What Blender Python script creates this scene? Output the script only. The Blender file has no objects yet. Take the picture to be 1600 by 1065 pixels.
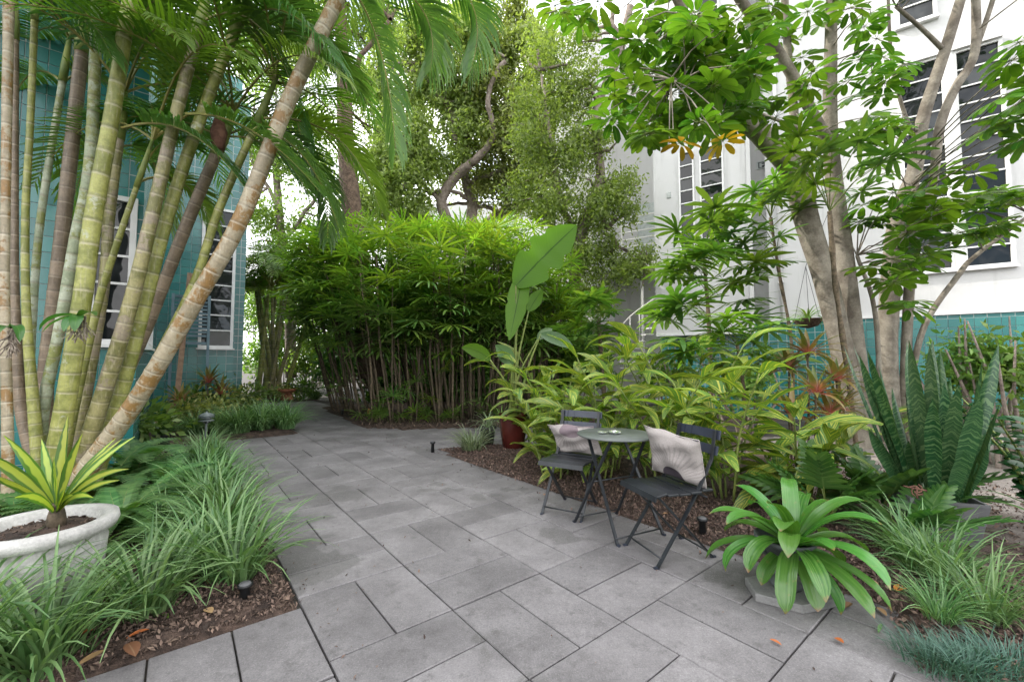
import bpy, math, random
import numpy as np
from mathutils import Vector, Matrix

sc = bpy.context.scene
COL = sc.collection
R = random.Random(11)

# ------------------------------------------------------------------ camera, world, sun, exposure
FPX, PITCH, CAMH = 651.95, 0.05273, 1.2778      # calibrated on the paving joints (photo is 1600 px wide)
cd = bpy.data.cameras.new('camera'); cam = bpy.data.objects.new('camera', cd); COL.objects.link(cam)
cd.sensor_width = 36.0; cd.lens = FPX / 1600.0 * 36.0; cd.clip_start = 0.05; cd.clip_end = 3000
cam.location = (0, 0, CAMH); cam.rotation_euler = (math.pi / 2 + PITCH, 0, 0)
sc.camera = cam

SUN_DIR = Vector((-0.76, 0.20, 0.60)).normalized()     # towards the sun
SUN_ELEV = math.asin(SUN_DIR.z); SUN_ROT = math.atan2(SUN_DIR.x, SUN_DIR.y)
world = bpy.data.worlds.new('World'); sc.world = world; world.use_nodes = True
wn, wl = world.node_tree.nodes, world.node_tree.links
wn.clear()
w_out = wn.new('ShaderNodeOutputWorld'); w_bg = wn.new('ShaderNodeBackground')
w_sky = wn.new('ShaderNodeTexSky'); w_sky.sky_type = 'NISHITA'; w_sky.sun_disc = False
w_sky.sun_elevation = SUN_ELEV; w_sky.sun_rotation = SUN_ROT
w_sky.air_density = 1.0; w_sky.dust_density = 2.0; w_sky.ozone_density = 1.0
w_tc = wn.new('ShaderNodeTexCoord'); w_no = wn.new('ShaderNodeTexNoise')
w_no.inputs['Scale'].default_value = 2.6; w_no.inputs['Detail'].default_value = 7; w_no.inputs['Roughness'].default_value = 0.55
w_rp = wn.new('ShaderNodeValToRGB'); w_rp.color_ramp.elements[0].position = 0.36; w_rp.color_ramp.elements[1].position = 0.56
w_mix = wn.new('ShaderNodeMix'); w_mix.data_type = 'RGBA'
w_mix.inputs[7].default_value = (11.4, 11.25, 11.2, 1)       # bright thin cloud
wl.new(w_tc.outputs['Generated'], w_no.inputs['Vector']); wl.new(w_no.outputs['Fac'], w_rp.inputs['Fac'])
wl.new(w_rp.outputs['Color'], w_mix.inputs[0]); wl.new(w_sky.outputs['Color'], w_mix.inputs[6])
wl.new(w_mix.outputs[2], w_bg.inputs['Color']); wl.new(w_bg.outputs['Background'], w_out.inputs['Surface'])
w_bg.inputs['Strength'].default_value = 0.15

sl = bpy.data.lights.new('sun', 'SUN'); sl.energy = 2.0; sl.angle = math.radians(0.9); sl.color = (1.0, 0.95, 0.86)
sun = bpy.data.objects.new('sun', sl); COL.objects.link(sun)
sun.rotation_euler = (-SUN_DIR).to_track_quat('-Z', 'Y').to_euler(); sun.location = (-20, -5, 25)

vs = sc.view_settings
vs.view_transform = 'Standard'; vs.look = 'None'; vs.gamma = 1.0; vs.use_curve_mapping = False
vs.exposure = 1.5
try:
    sc.cycles.max_bounces = 7; sc.cycles.diffuse_bounces = 4; sc.cycles.glossy_bounces = 2
    sc.cycles.transmission_bounces = 6; sc.cycles.transparent_max_bounces = 6
    sc.cycles.sample_clamp_indirect = 6.0; sc.cycles.caustics_reflective = False; sc.cycles.caustics_refractive = False
except Exception:
    pass

# ------------------------------------------------------------------ pixels to places
def ray(px, py):
    u, v = (px - 800) / FPX, (532.5 - py) / FPX
    c, s = math.cos(PITCH), math.sin(PITCH)
    return Vector((u, c - s * v, s + c * v))
def at(px, py, Y):                      # the point seen at that pixel, Y metres ahead
    r = ray(px, py); t = Y / r.y
    return Vector((r.x * t, Y, CAMH + r.z * t))
def G(px, py, z=0.0):                   # ground point under a pixel
    r = ray(px, py); t = (z - CAMH) / r.z
    return Vector((r.x * t, r.y * t, z))
B = 0.61                                 # one basket-weave block of paving
GO = Vector((-1.12766 * B, 4.45764 * B, 0)); GA = 0.67133
EX = Vector((math.cos(GA), math.sin(GA), 0)); EY = Vector((-math.sin(GA), math.cos(GA), 0))
def W(i, j, z=0.0):                     # paving grid -> world
    p = GO + EX * (B * i) - EY * (B * j); p.z = z
    return p
def grid(p):
    d = Vector((p.x - GO.x, p.y - GO.y, 0)); return d.dot(EX) / B, -d.dot(EY) / B

# ------------------------------------------------------------------ object helpers
Z = Vector((0, 0, 1))
def prop(o, label=None, cat=None, group=None, kind=None):
    if label: o['label'] = label
    if cat: o['category'] = cat
    if group: o['group'] = group
    if kind: o['kind'] = kind
    return o
def thing(name, loc, label, cat, group=None, rz=0.0):
    o = bpy.data.objects.new(name, None); COL.objects.link(o)
    o.empty_display_size = 0.1; o.location = loc; o.rotation_euler = (0, 0, rz)
    return prop(o, label, cat, group)
def link(name, me, parent=None, M=None, world=True):
    """object from mesh data; M = its matrix in world (or in the parent's frame when world is False)"""
    o = bpy.data.objects.new(name, me); COL.objects.link(o)
    M = M if M is not None else Matrix()
    if parent is not None:
        o.parent = parent
        if world: M = wmat(parent).inverted() @ M
    o.matrix_basis = M
    return o
def wmat(o):
    m = o.matrix_basis.copy()
    return wmat(o.parent) @ m if o.parent else m

class MB:
    def __init__(s): s.v, s.f, s.uv, s.t, s.m = [], [], [], [], []
    def face(s, idx, uv=None, t=0.5, m=0):
        s.f.append(tuple(idx)); s.uv.extend(uv if uv else [(0.5, 0.5)] * len(idx)); s.t.append(t); s.m.append(m)
    def blade(s, p, d, L, Wd, n=4, bend=0.6, fold=0.15, side=None, prof=None, t=None, m=0, flat=False, twist=0.0, curl=0.0):
        """a leaf blade growing from p along d, arching by `bend` radians towards the ground"""
        p = Vector(p); d = Vector(d).normalized()
        if t is None: t = R.random()
        sd = Vector(side) if side is not None else d.cross(Z)
        if sd.length < 1e-4: sd = Vector((1, 0, 0))
        sd = (sd - d * sd.dot(d)).normalized()
        base = len(s.v); st = L / n; k = 2 if flat else 3
        for q in range(n + 1):
            x = q / n
            w = Wd * (prof(x) if prof else (0.55 + 0.9 * x) * (1 - x) ** 0.55 if x < 1 else 0.0) * 0.5
            w = max(w, Wd * 0.012)
            nn = sd.cross(d)
            if flat: s.v += [tuple(p - sd * w), tuple(p + sd * w)]
            else:
                s.v += [tuple(p - sd * w + nn * (fold * w)), tuple(p - nn * (fold * w * 0.4)), tuple(p + sd * w + nn * (fold * w))]
            if q < n:
                p = p + d * st
                a = bend / n * (1 + curl * (x - 0.5))
                axis = d.cross(-Z)
                if axis.length > 1e-3 and abs(a) > 1e-6:
                    rot = Matrix.Rotation(a, 3, axis.normalized()); d = (rot @ d).normalized(); sd = (rot @ sd).normalized()
                if twist:
                    sd = (Matrix.Rotation(twist / n, 3, d) @ sd).normalized()
        for q in range(n):
            a, b = base + q * k, base + (q + 1) * k; v0, v1 = q / n, (q + 1) / n
            if flat: s.face((a, a + 1, b + 1, b), [(0, v0), (1, v0), (1, v1), (0, v1)], t, m)
            else:
                s.face((a, a + 1, b + 1, b), [(0, v0), (.5, v0), (.5, v1), (0, v1)], t, m)
                s.face((a + 1, a + 2, b + 2, b + 1), [(.5, v0), (1, v0), (1, v1), (.5, v1)], t, m)
        return p
    def tube(s, pts, rad, n=8, vs=None, cap=True, t=0.5, m=0):
        pts = [Vector(p) for p in pts]; N = len(pts)
        if not hasattr(rad, '__len__'): rad = [rad] * N
        base = len(s.v); ref = None; acc = 0.0; V = []
        for i, p in enumerate(pts):
            tg = (pts[min(i + 1, N - 1)] - pts[max(i - 1, 0)]).normalized()
            if ref is None:
                ref = tg.cross(Vector((0.3, 1, 0.1))); ref = ref.normalized() if ref.length > 1e-3 else Vector((1, 0, 0))
            ref = (ref - tg * ref.dot(tg)).normalized(); bn = tg.cross(ref)
            if i: acc += (p - pts[i - 1]).length
            V.append(vs[i] if vs else acc)
            for k in range(n):
                a = 2 * math.pi * k / n
                s.v.append(tuple(p + ref * (math.cos(a) * rad[i]) + bn * (math.sin(a) * rad[i])))
        for i in range(N - 1):
            for k in range(n):
                a, b = base + i * n + k, base + i * n + (k + 1) % n
                s.face((a, b, b + n, a + n), [(k / n, V[i]), ((k + 1) / n, V[i]), ((k + 1) / n, V[i + 1]), (k / n, V[i + 1])], t, m)
        if cap:
            s.face(tuple(base + k for k in range(n))[::-1], None, t, m); s.face(tuple(base + (N - 1) * n + k for k in range(n)), None, t, m)
    def box(s, c, size, M=None, t=0.5, m=0, top=1.0, ch=0.0):
        c = Vector(c); hx, hy, hz = size[0] / 2, size[1] / 2, size[2] / 2; base = len(s.v)
        M = M or Matrix.Identity(3)
        if ch > 0:
            rings = [(-hz, 1.0, 0.0), (hz - ch, top, 0.0), (hz, top, ch)]
        else:
            rings = [(-hz, 1.0, 0.0), (hz, top, 0.0)]
        for z, k, e in rings:
            for x, y in ((-1, -1), (1, -1), (1, 1), (-1, 1)):
                s.v.append(tuple(c + M @ Vector((x * (hx * k - e), y * (hy * k - e), z))))
        n = len(rings)
        s.face((base + 3, base + 2, base + 1, base), [(0, 0), (1, 0), (1, 1), (0, 1)], t, m)
        q = base + (n - 1) * 4
        s.face((q, q + 1, q + 2, q + 3), [(0, 0), (1, 0), (1, 1), (0, 1)], t, m)
        for r in range(n - 1):
            for k in range(4):
                a, b = base + r * 4 + k, base + r * 4 + (k + 1) % 4
                s.face((a, b, b + 4, a + 4), [(0, 0), (1, 0), (1, 1), (0, 1)], t, m)
    def bar(s, p, q, w, h=None, up=Z, m=0, t=0.5):
        p, q = Vector(p), Vector(q); d = q - p; L = d.length; d.normalize()
        x = up.cross(d)
        x = x.normalized() if x.length > 1e-3 else Vector((1, 0, 0))
        y = d.cross(x)
        s.box((p + q) / 2, (w, h or w, L), Matrix((x, y, d)).transposed(), t, m)
    def lathe(s, prof, n=28, c=(0, 0, 0), m=0, t=0.5, cap=True):
        base = len(s.v); c = Vector(c)
        for r, z in prof:
            for k in range(n):
                a = 2 * math.pi * k / n
                s.v.append((c.x + r * math.cos(a), c.y + r * math.sin(a), c.z + z))
        for i in range(len(prof) - 1):
            for k in range(n):
                a, b = base + i * n + k, base + i * n + (k + 1) % n
                s.face((a, b, b + n, a + n), [(k / n, i), ((k + 1) / n, i), ((k + 1) / n, i + 1), (k / n, i + 1)], t, m)
        if cap: s.face(tuple(base + (len(prof) - 1) * n + k for k in range(n)), None, t, m)
    def mesh(s, name, mats, smooth=True):
        me = bpy.data.meshes.new(name)
        me.from_pydata(s.v, [], s.f); me.update()
        uv = me.uv_layers.new(name='UVMap')
        uv.data.foreach_set('uv', np.array(s.uv, dtype=np.float32).ravel())
        at_ = me.attributes.new('tint', 'FLOAT', 'FACE'); at_.data.foreach_set('value', np.array(s.t, dtype=np.float32))
        for m in (mats if isinstance(mats, (list, tuple)) else [mats]): me.materials.append(m)
        if any(s.m): me.polygons.foreach_set('material_index', np.array(s.m, dtype=np.int32))
        if smooth: me.polygons.foreach_set('use_smooth', np.ones(len(s.f), dtype=bool))
        return me
    def obj(s, name, mats, parent=None, smooth=True, world=True, M=None):
        return link(name, s.mesh(name, mats, smooth), parent, M, world)

def cloud_mesh(name, cents, normals, size, mat, aspect=0.5, seed=1, jitter=0.5, tints=None):
    """many small pointed leaves, one diamond each"""
    rg = np.random.default_rng(seed); n = len(cents)
    d = rg.normal(size=(n, 3)); d[:, 2] -= 0.35; d /= np.linalg.norm(d, axis=1, keepdims=True)
    nr = np.asarray(normals); s_ = np.cross(d, nr); s_ /= np.maximum(np.linalg.norm(s_, axis=1, keepdims=True), 1e-6)
    L = size * (1 + jitter * (rg.random((n, 1)) - 0.5)); Wd = L * aspect * 0.5
    up = np.cross(s_, d) * (L * 0.12)
    v = np.stack([cents - d * L * .5, cents + s_ * Wd + up, cents + d * L * .5, cents - s_ * Wd + up], 1).reshape(-1, 3)
    me = bpy.data.meshes.new(name)
    me.vertices.add(4 * n); me.vertices.foreach_set('co', v.astype(np.float32).ravel())
    me.loops.add(4 * n); me.loops.foreach_set('vertex_index', np.arange(4 * n, dtype=np.int32))
    me.polygons.add(n); me.polygons.foreach_set('loop_start', np.arange(0, 4 * n, 4, dtype=np.int32))
    me.polygons.foreach_set('loop_total', np.full(n, 4, dtype=np.int32))
    me.update(calc_edges=True)
    uv = me.uv_layers.new(name='UVMap'); uv.data.foreach_set('uv', np.tile(np.array([.5, 0, 1, .5, .5, 1, 0, .5], np.float32), n))
    tt = rg.random(n) if tints is None else tints
    a = me.attributes.new('tint', 'FLOAT', 'FACE'); a.data.foreach_set('value', tt.astype(np.float32))
    me.materials.append(mat)
    return me

# ------------------------------------------------------------------ materials
def new_mat(name):
    m = bpy.data.materials.new(name); m.use_nodes = True; nt = m.node_tree; nt.nodes.clear()
    return m, nt, nt.nodes, nt.links
def mixc(N, L, fac, a, b, mode='MIX'):
    x = N.new('ShaderNodeMix'); x.data_type = 'RGBA'; x.blend_type = mode
    for sock, val in ((x.inputs[0], fac), (x.inputs[6], a), (x.inputs[7], b)):
        if hasattr(val, 'links'): L.new(val, sock)
        elif isinstance(val, (int, float)): sock.default_value = val
        else: sock.default_value = (val[0], val[1], val[2], 1)
    return x.outputs[2]
def mth(N, L, op, a, b=None, c=None, clamp=False):
    x = N.new('ShaderNodeMath'); x.operation = op; x.use_clamp = clamp
    for k, val in enumerate((a, b, c)):
        if val is None: continue
        if hasattr(val, 'links'): L.new(val, x.inputs[k])
        else: x.inputs[k].default_value = val
    return x.outputs[0]
def sstep(N, L, x, lo, hi):
    r = N.new('ShaderNodeMapRange'); r.interpolation_type = 'SMOOTHSTEP'; r.inputs['From Min'].default_value = lo; r.inputs['From Max'].default_value = hi
    L.new(x, r.inputs['Value']); return r.outputs['Result']
def noise(N, L, vec, scale, detail=3, rough=0.5, dim='3D', w=None):
    n = N.new('ShaderNodeTexNoise'); n.noise_dimensions = dim
    n.inputs['Scale'].default_value = scale; n.inputs['Detail'].default_value = detail; n.inputs['Roughness'].default_value = rough
    if vec is not None and dim != '1D': L.new(vec, n.inputs['Vector'])
    if w is not None: L.new(w, n.inputs['W'])
    return n.outputs['Fac']
def finish(N, L, bsdf):
    o = N.new('ShaderNodeOutputMaterial'); L.new(bsdf, o.inputs['Surface'])
def orand(N): return N.new('ShaderNodeObjectInfo').outputs['Random']
def bump(N, L, h, strength=0.3, dist=0.01):
    b = N.new('ShaderNodeBump'); b.inputs['Strength'].default_value = strength; b.inputs['Distance'].default_value = dist
    L.new(h, b.inputs['Height']); return b.outputs['Normal']
def solid(name, c1, c2=None, rough=0.6, scale=8, bs=0.2, bd=0.005, spec=0.4, metal=0.0, vary=0.1, coord='Object', detail=4, fine=0):
    m, nt, N, L = new_mat(name); c2 = c2 or c1
    tc = N.new('ShaderNodeTexCoord'); f = noise(N, L, tc.outputs[coord], scale, detail, 0.6)
    c = mixc(N, L, sstep(N, L, f, 0.32, 0.68), c1, c2)
    if fine:
        g = noise(N, L, tc.outputs[coord], fine, 2, 0.6); c = mixc(N, L, 1.0, c, mixc(N, L, g, (0.65,) * 3, (1.35,) * 3), 'MULTIPLY')
    if vary:
        hs = N.new('ShaderNodeHueSaturation'); L.new(c, hs.inputs['Color'])
        L.new(mth(N, L, 'MULTIPLY_ADD', orand(N), 2 * vary, 1 - vary), hs.inputs['Value']); c = hs.outputs['Color']
    p = N.new('ShaderNodeBsdfPrincipled'); L.new(c, p.inputs['Base Color']); p.inputs['Roughness'].default_value = rough
    p.inputs['Specular IOR Level'].default_value = spec; p.inputs['Metallic'].default_value = metal
    if bs: L.new(bump(N, L, f if not fine else g, bs, bd), p.inputs['Normal'])
    finish(N, L, p.outputs[0]); return m

def leaf_mat(name, dark, light, trans=0.32, rough=0.42, pattern=None, pcol=None, vary=0.18, spec=0.45, tcol=None):
    m, nt, N, L = new_mat(name)
    a = N.new('ShaderNodeAttribute'); a.attribute_name = 'tint'
    c = mixc(N, L, a.outputs['Fac'], dark, light)
    uvn = N.new('ShaderNodeUVMap'); uvn.uv_map = 'UVMap'; sp = N.new('ShaderNodeSeparateXYZ'); L.new(uvn.outputs[0], sp.inputs[0])
    u, v = sp.outputs['X'], sp.outputs['Y']
    au = mth(N, L, 'MULTIPLY', mth(N, L, 'ABSOLUTE', mth(N, L, 'SUBTRACT', u, 0.5)), 2.0)
    rnd = orand(N)
    nrm = None
    if pattern == 'midrib':
        f = mth(N, L, 'SUBTRACT', 1.0, sstep(N, L, au, 0.03, 0.16)); c = mixc(N, L, mth(N, L, 'MULTIPLY', f, 0.7), c, pcol)
    elif pattern == 'ginger':
        x = mth(N, L, 'ADD', mth(N, L, 'SUBTRACT', mth(N, L, 'MULTIPLY', v, 6.0), mth(N, L, 'MULTIPLY', au, 2.4)), mth(N, L, 'MULTIPLY', rnd, 97.0))
        x = mth(N, L, 'ADD', x, mth(N, L, 'MULTIPLY', a.outputs['Fac'], 37.0))
        f = noise(N, L, None, 1.7, 2, 0.6, '1D', x)
        c = mixc(N, L, sstep(N, L, f, 0.50, 0.60), c, pcol)
        nrm = bump(N, L, f, 0.25, 0.004)
    elif pattern == 'centre':
        f = noise(N, L, None, 3.0, 1, 0.5, '1D', mth(N, L, 'ADD', mth(N, L, 'MULTIPLY', v, 2.0), mth(N, L, 'MULTIPLY', a.outputs['Fac'], 55.0)))
        g = mth(N, L, 'ADD', au, mth(N, L, 'MULTIPLY', mth(N, L, 'SUBTRACT', f, 0.5), 0.45))
        c = mixc(N, L, mth(N, L, 'SUBTRACT', 1.0, sstep(N, L, g, 0.42, 0.62)), c, pcol)
    elif pattern == 'edge':
        c = mixc(N, L, sstep(N, L, au, 0.5, 0.7), c, pcol)
    elif pattern == 'snake':
        tx = N.new('ShaderNodeTexCoord')
        w = mth(N, L, 'ADD', mth(N, L, 'ADD', mth(N, L, 'MULTIPLY', v, 42.0), mth(N, L, 'MULTIPLY', au, 1.2)), mth(N, L, 'MULTIPLY', noise(N, L, tx.outputs['Object'], 22.0, 2, 0.6), 2.6))
        f = noise(N, L, None, 1.0, 2, 0.7, '1D', mth(N, L, 'ADD', w, mth(N, L, 'MULTIPLY', a.outputs['Fac'], 61.0)))
        c = mixc(N, L, mth(N, L, 'MULTIPLY', sstep(N, L, f, 0.50, 0.58), .75), c, pcol)
    elif pattern == 'ti':
        f = mth(N, L, 'MULTIPLY', mth(N, L, 'SUBTRACT', 1.0, sstep(N, L, v, 0.05, 0.55)), 0.85); c = mixc(N, L, f, c, pcol)
    elif pattern == 'veins':
        f = noise(N, L, None, 60.0, 1, 0.5, '1D', mth(N, L, 'SUBTRACT', v, mth(N, L, 'MULTIPLY', au, 0.12)))
        c = mixc(N, L, mth(N, L, 'MULTIPLY', f, 0.5), c, pcol)
        c = mixc(N, L, mth(N, L, 'MULTIPLY', mth(N, L, 'SUBTRACT', 1.0, sstep(N, L, au, 0.02, 0.06)), 0.8), c, (0.03, 0.07, 0.015))
        nrm = bump(N, L, f, 0.2, 0.006)
    elif pattern == 'long':
        f = noise(N, L, None, 9.0, 2, 0.5, '1D', mth(N, L, 'ADD', u, mth(N, L, 'MULTIPLY', a.outputs['Fac'], 31.0)))
        c = mixc(N, L, sstep(N, L, f, 0.35, 0.7), c, pcol)
        tx = N.new('ShaderNodeTexCoord'); sp_n = noise(N, L, tx.outputs['Object'], 28, 4, .7)
        c = mixc(N, L, mth(N, L, 'MULTIPLY', sstep(N, L, sp_n, .60, .68), .5), c, (0.16, 0.17, 0.05))
        c = mixc(N, L, sstep(N, L, mth(N, L, 'ADD', v, mth(N, L, 'MULTIPLY', sp_n, .12)), 1.0, 1.06), c, (0.20, 0.12, 0.05)); nrm = bump(N, L, f, 0.3, 0.006)
    hs = N.new('ShaderNodeHueSaturation'); L.new(c, hs.inputs['Color'])
    L.new(mth(N, L, 'MULTIPLY_ADD', rnd, 2 * vary, 1 - vary), hs.inputs['Value'])
    L.new(mth(N, L, 'MULTIPLY_ADD', rnd, 0.03, 0.485), hs.inputs['Hue']); c = hs.outputs['Color']
    p = N.new('ShaderNodeBsdfPrincipled'); L.new(c, p.inputs['Base Color']); p.inputs['Roughness'].default_value = rough
    p.inputs['Specular IOR Level'].default_value = spec
    if nrm is not None: L.new(nrm, p.inputs['Normal'])
    tr = N.new('ShaderNodeBsdfTranslucent')
    L.new(mixc(N, L, 1.0, c, tcol or (1.35, 1.5, 0.5), 'MULTIPLY'), tr.inputs['Color'])
    ms = N.new('ShaderNodeMixShader'); ms.inputs[0].default_value = trans
    L.new(p.outputs[0], ms.inputs[1]); L.new(tr.outputs[0], ms.inputs[2]); finish(N, L, ms.outputs[0])
    return m

def trunk_mat(name, c1, c2, ring=(0.45, 0.42, 0.33), blotch=None, bthr=0.50, rough=0.5):
    """ringed palm stem: v counts the rings"""
    m, nt, N, L = new_mat(name)
    tc = N.new('ShaderNodeTexCoord'); uvn = N.new('ShaderNodeUVMap'); uvn.uv_map = 'UVMap'
    sp = N.new('ShaderNodeSeparateXYZ'); L.new(uvn.outputs[0], sp.inputs[0]); v = sp.outputs['Y']
    f = noise(N, L, tc.outputs['Object'], 9, 4, 0.65); g = noise(N, L, tc.outputs['Object'], 45, 3, 0.6)
    wv = mth(N, L, 'ADD', v, mth(N, L, 'MULTIPLY', mth(N, L, 'SUBTRACT', f, 0.5), 0.10))
    wn_ = N.new('ShaderNodeTexWhiteNoise'); wn_.noise_dimensions = '1D'; L.new(mth(N, L, 'FLOOR', wv), wn_.inputs['W'])
    c = mixc(N, L, sstep(N, L, mth(N, L, 'ADD', f, mth(N, L, 'MULTIPLY', mth(N, L, 'SUBTRACT', wn_.outputs['Value'], 0.5), 0.3)), 0.35, 0.65), c1, c2)
    if blotch:
        h = noise(N, L, tc.outputs['Object'], 6, 5, 0.7); c = mixc(N, L, sstep(N, L, h, bthr, bthr + .08), c, blotch)
    k2 = noise(N, L, tc.outputs['Object'], 14, 3, 0.6)
    st = N.new('ShaderNodeMapping'); st.inputs['Scale'].default_value = (60, 60, 5); L.new(tc.outputs['Object'], st.inputs['Vector'])
    sk = noise(N, L, st.outputs[0], 1.0, 3, 0.6); c = mixc(N, L, mth(N, L, 'MULTIPLY', sstep(N, L, sk, .52, .72), .45), c, ring)
    fr = mth(N, L, 'FRACT', wv); e = mth(N, L, 'MINIMUM', fr, mth(N, L, 'SUBTRACT', 1.0, fr))
    c = mixc(N, L, mth(N, L, 'MULTIPLY', sstep(N, L, mth(N, L, 'SUBTRACT', 0.20, fr), 0.0, 0.1), 0.35), c, (0.06, 0.05, 0.03))
    c = mixc(N, L, mth(N, L, 'MULTIPLY', mth(N, L, 'SUBTRACT', 1.0, sstep(N, L, e, 0.02, 0.07)), mth(N, L, 'MULTIPLY_ADD', k2, .9, .15)), c, ring)
    c = mixc(N, L, 1.0, c, mixc(N, L, g, (0.6,) * 3, (1.4,) * 3), 'MULTIPLY')
    p = N.new('ShaderNodeBsdfPrincipled'); L.new(c, p.inputs['Base Color']); p.inputs['Roughness'].default_value = rough
    L.new(bump(N, L, g, 0.25, 0.004), p.inputs['Normal']); finish(N, L, p.outputs[0]); return m

def paver_mat():
    m, nt, N, L = new_mat('paver_concrete')
    tc = N.new('ShaderNodeTexCoord'); geo = N.new('ShaderNodeNewGeometry'); P = geo.outputs['Position']
    f = noise(N, L, P, 2.2, 6, 0.62); g = noise(N, L, P, 130, 3, 0.65); k = noise(N, L, P, 11, 5, 0.7); b = noise(N, L, P, 0.9, 4, 0.55)
    c = mixc(N, L, sstep(N, L, f, 0.3, 0.7), (0.122, 0.115, 0.117), (0.194, 0.184, 0.187))
    c = mixc(N, L, mth(N, L, 'MULTIPLY', sstep(N, L, k, 0.52, 0.70), 0.6), c, (0.085, 0.080, 0.080))
    c = mixc(N, L, mth(N, L, 'MULTIPLY', sstep(N, L, b, 0.57, 0.59), 0.55), c, (0.085, 0.082, 0.078))       # damp patches
    c = mixc(N, L, 1.0, c, mixc(N, L, g, (0.45,) * 3, (1.55,) * 3), 'MULTIPLY')
    c = mixc(N, L, 1.0, c, mixc(N, L, noise(N, L, P, 34, 4, .7), (0.70,) * 3, (1.30,) * 3), 'MULTIPLY')
    c = mixc(N, L, sstep(N, L, noise(N, L, P, 260, 1, 0.5), 0.70, 0.76), c, (0.34, 0.33, 0.32))
    hs = N.new('ShaderNodeHueSaturation'); L.new(c, hs.inputs['Color']); L.new(mth(N, L, 'MULTIPLY_ADD', orand(N), 0.26, 0.87), hs.inputs['Value'])
    p = N.new('ShaderNodeBsdfPrincipled'); L.new(hs.outputs['Color'], p.inputs['Base Color'])
    L.new(mth(N, L, 'MULTIPLY_ADD', k, -0.3, 0.85), p.inputs['Roughness']); p.inputs['Specular IOR Level'].default_value = 0.35
    L.new(bump(N, L, g, 0.35, 0.003), p.inputs['Normal']); finish(N, L, p.outputs[0]); return m

def tile_mat():
    m, nt, N, L = new_mat('glazed_teal_tile'); r = orand(N)
    a = N.new('ShaderNodeAttribute'); a.attribute_name = 'tint'
    tc = N.new('ShaderNodeTexCoord'); f = noise(N, L, tc.outputs['Object'], 25, 3)
    c = mixc(N, L, mth(N, L, 'FRACT', mth(N, L, 'ADD', r, a.outputs['Fac'])), (0.010, 0.115, 0.112), (0.030, 0.185, 0.172))
    c = mixc(N, L, mth(N, L, 'MULTIPLY', f, 0.3), c, (0.07, 0.24, 0.23))
    p = N.new('ShaderNodeBsdfPrincipled'); L.new(c, p.inputs['Base Color']); p.inputs['Roughness'].default_value = 0.22
    finish(N, L, p.outputs[0]); return m
def brick_tile_mat():
    m, nt, N, L = new_mat('tiled_wall_far')
    uvn = N.new('ShaderNodeUVMap'); uvn.uv_map = 'UVMap'
    b = N.new('ShaderNodeTexBrick'); L.new(uvn.outputs[0], b.inputs['Vector']); b.offset = 0.0
    b.inputs['Scale'].default_value = 1.0; b.inputs['Brick Width'].default_value = 0.18; b.inputs['Row Height'].default_value = 0.18; b.inputs['Mortar Size'].default_value = 0.006
    b.inputs['Color1'].default_value = (0.011, 0.12, 0.116, 1); b.inputs['Color2'].default_value = (0.026, 0.17, 0.16, 1); b.inputs['Mortar'].default_value = (0.30, 0.35, 0.34, 1)
    p = N.new('ShaderNodeBsdfPrincipled'); L.new(b.outputs['Color'], p.inputs['Base Color']); p.inputs['Roughness'].default_value = 0.25
    finish(N, L, p.outputs[0]); return m
def pillow_mat(name, flip):
    m, nt, N, L = new_mat(name)
    uvn = N.new('ShaderNodeUVMap'); uvn.uv_map = 'UVMap'; sp = N.new('ShaderNodeSeparateXYZ'); L.new(uvn.outputs[0], sp.inputs[0])
    dx = mth(N, L, 'SUBTRACT', sp.outputs['X'], 0.5); dy = mth(N, L, 'SUBTRACT', sp.outputs['Y'], 0.86 if flip else 0.10)
    r = mth(N, L, 'SQRT', mth(N, L, 'ADD', mth(N, L, 'MULTIPLY', dx, dx), mth(N, L, 'MULTIPLY', dy, dy)))
    an = mth(N, L, 'ARCTAN2', dy, dx)
    ray_ = sstep(N, L, mth(N, L, 'SINE', mth(N, L, 'MULTIPLY', an, 46.0)), 0.25, 0.6)
    ring = mth(N, L, 'MULTIPLY', sstep(N, L, r, 0.28, 0.29), mth(N, L, 'SUBTRACT', 1.0, sstep(N, L, r, 0.66, 0.68)))
    tc = N.new('ShaderNodeTexCoord'); g = noise(N, L, tc.outputs['Object'], 160, 2); k = noise(N, L, tc.outputs['Object'], 9, 4)
    c = mixc(N, L, k, (0.29, 0.262, 0.25), (0.385, 0.35, 0.335))
    c = mixc(N, L, mth(N, L, 'MULTIPLY', mth(N, L, 'MULTIPLY', ray_, ring), 0.45), c, (0.20, 0.175, 0.18))
    c = mixc(N, L, mth(N, L, 'SUBTRACT', 1.0, sstep(N, L, r, 0.205, 0.215)), c, (0.19, 0.15, 0.165) if flip else (0.055, 0.045, 0.055))
    c = mixc(N, L, 1.0, c, mixc(N, L, g, (0.75,) * 3, (1.25,) * 3), 'MULTIPLY')
    p = N.new('ShaderNodeBsdfPrincipled'); L.new(c, p.inputs['Base Color']); p.inputs['Roughness'].default_value = 0.9; p.inputs['Specular IOR Level'].default_value = 0.2
    L.new(bump(N, L, mth(N, L, 'ADD', mth(N, L, 'MULTIPLY', k, 3.0), g), 0.35, 0.01), p.inputs['Normal']); finish(N, L, p.outputs[0]); return m

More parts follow.
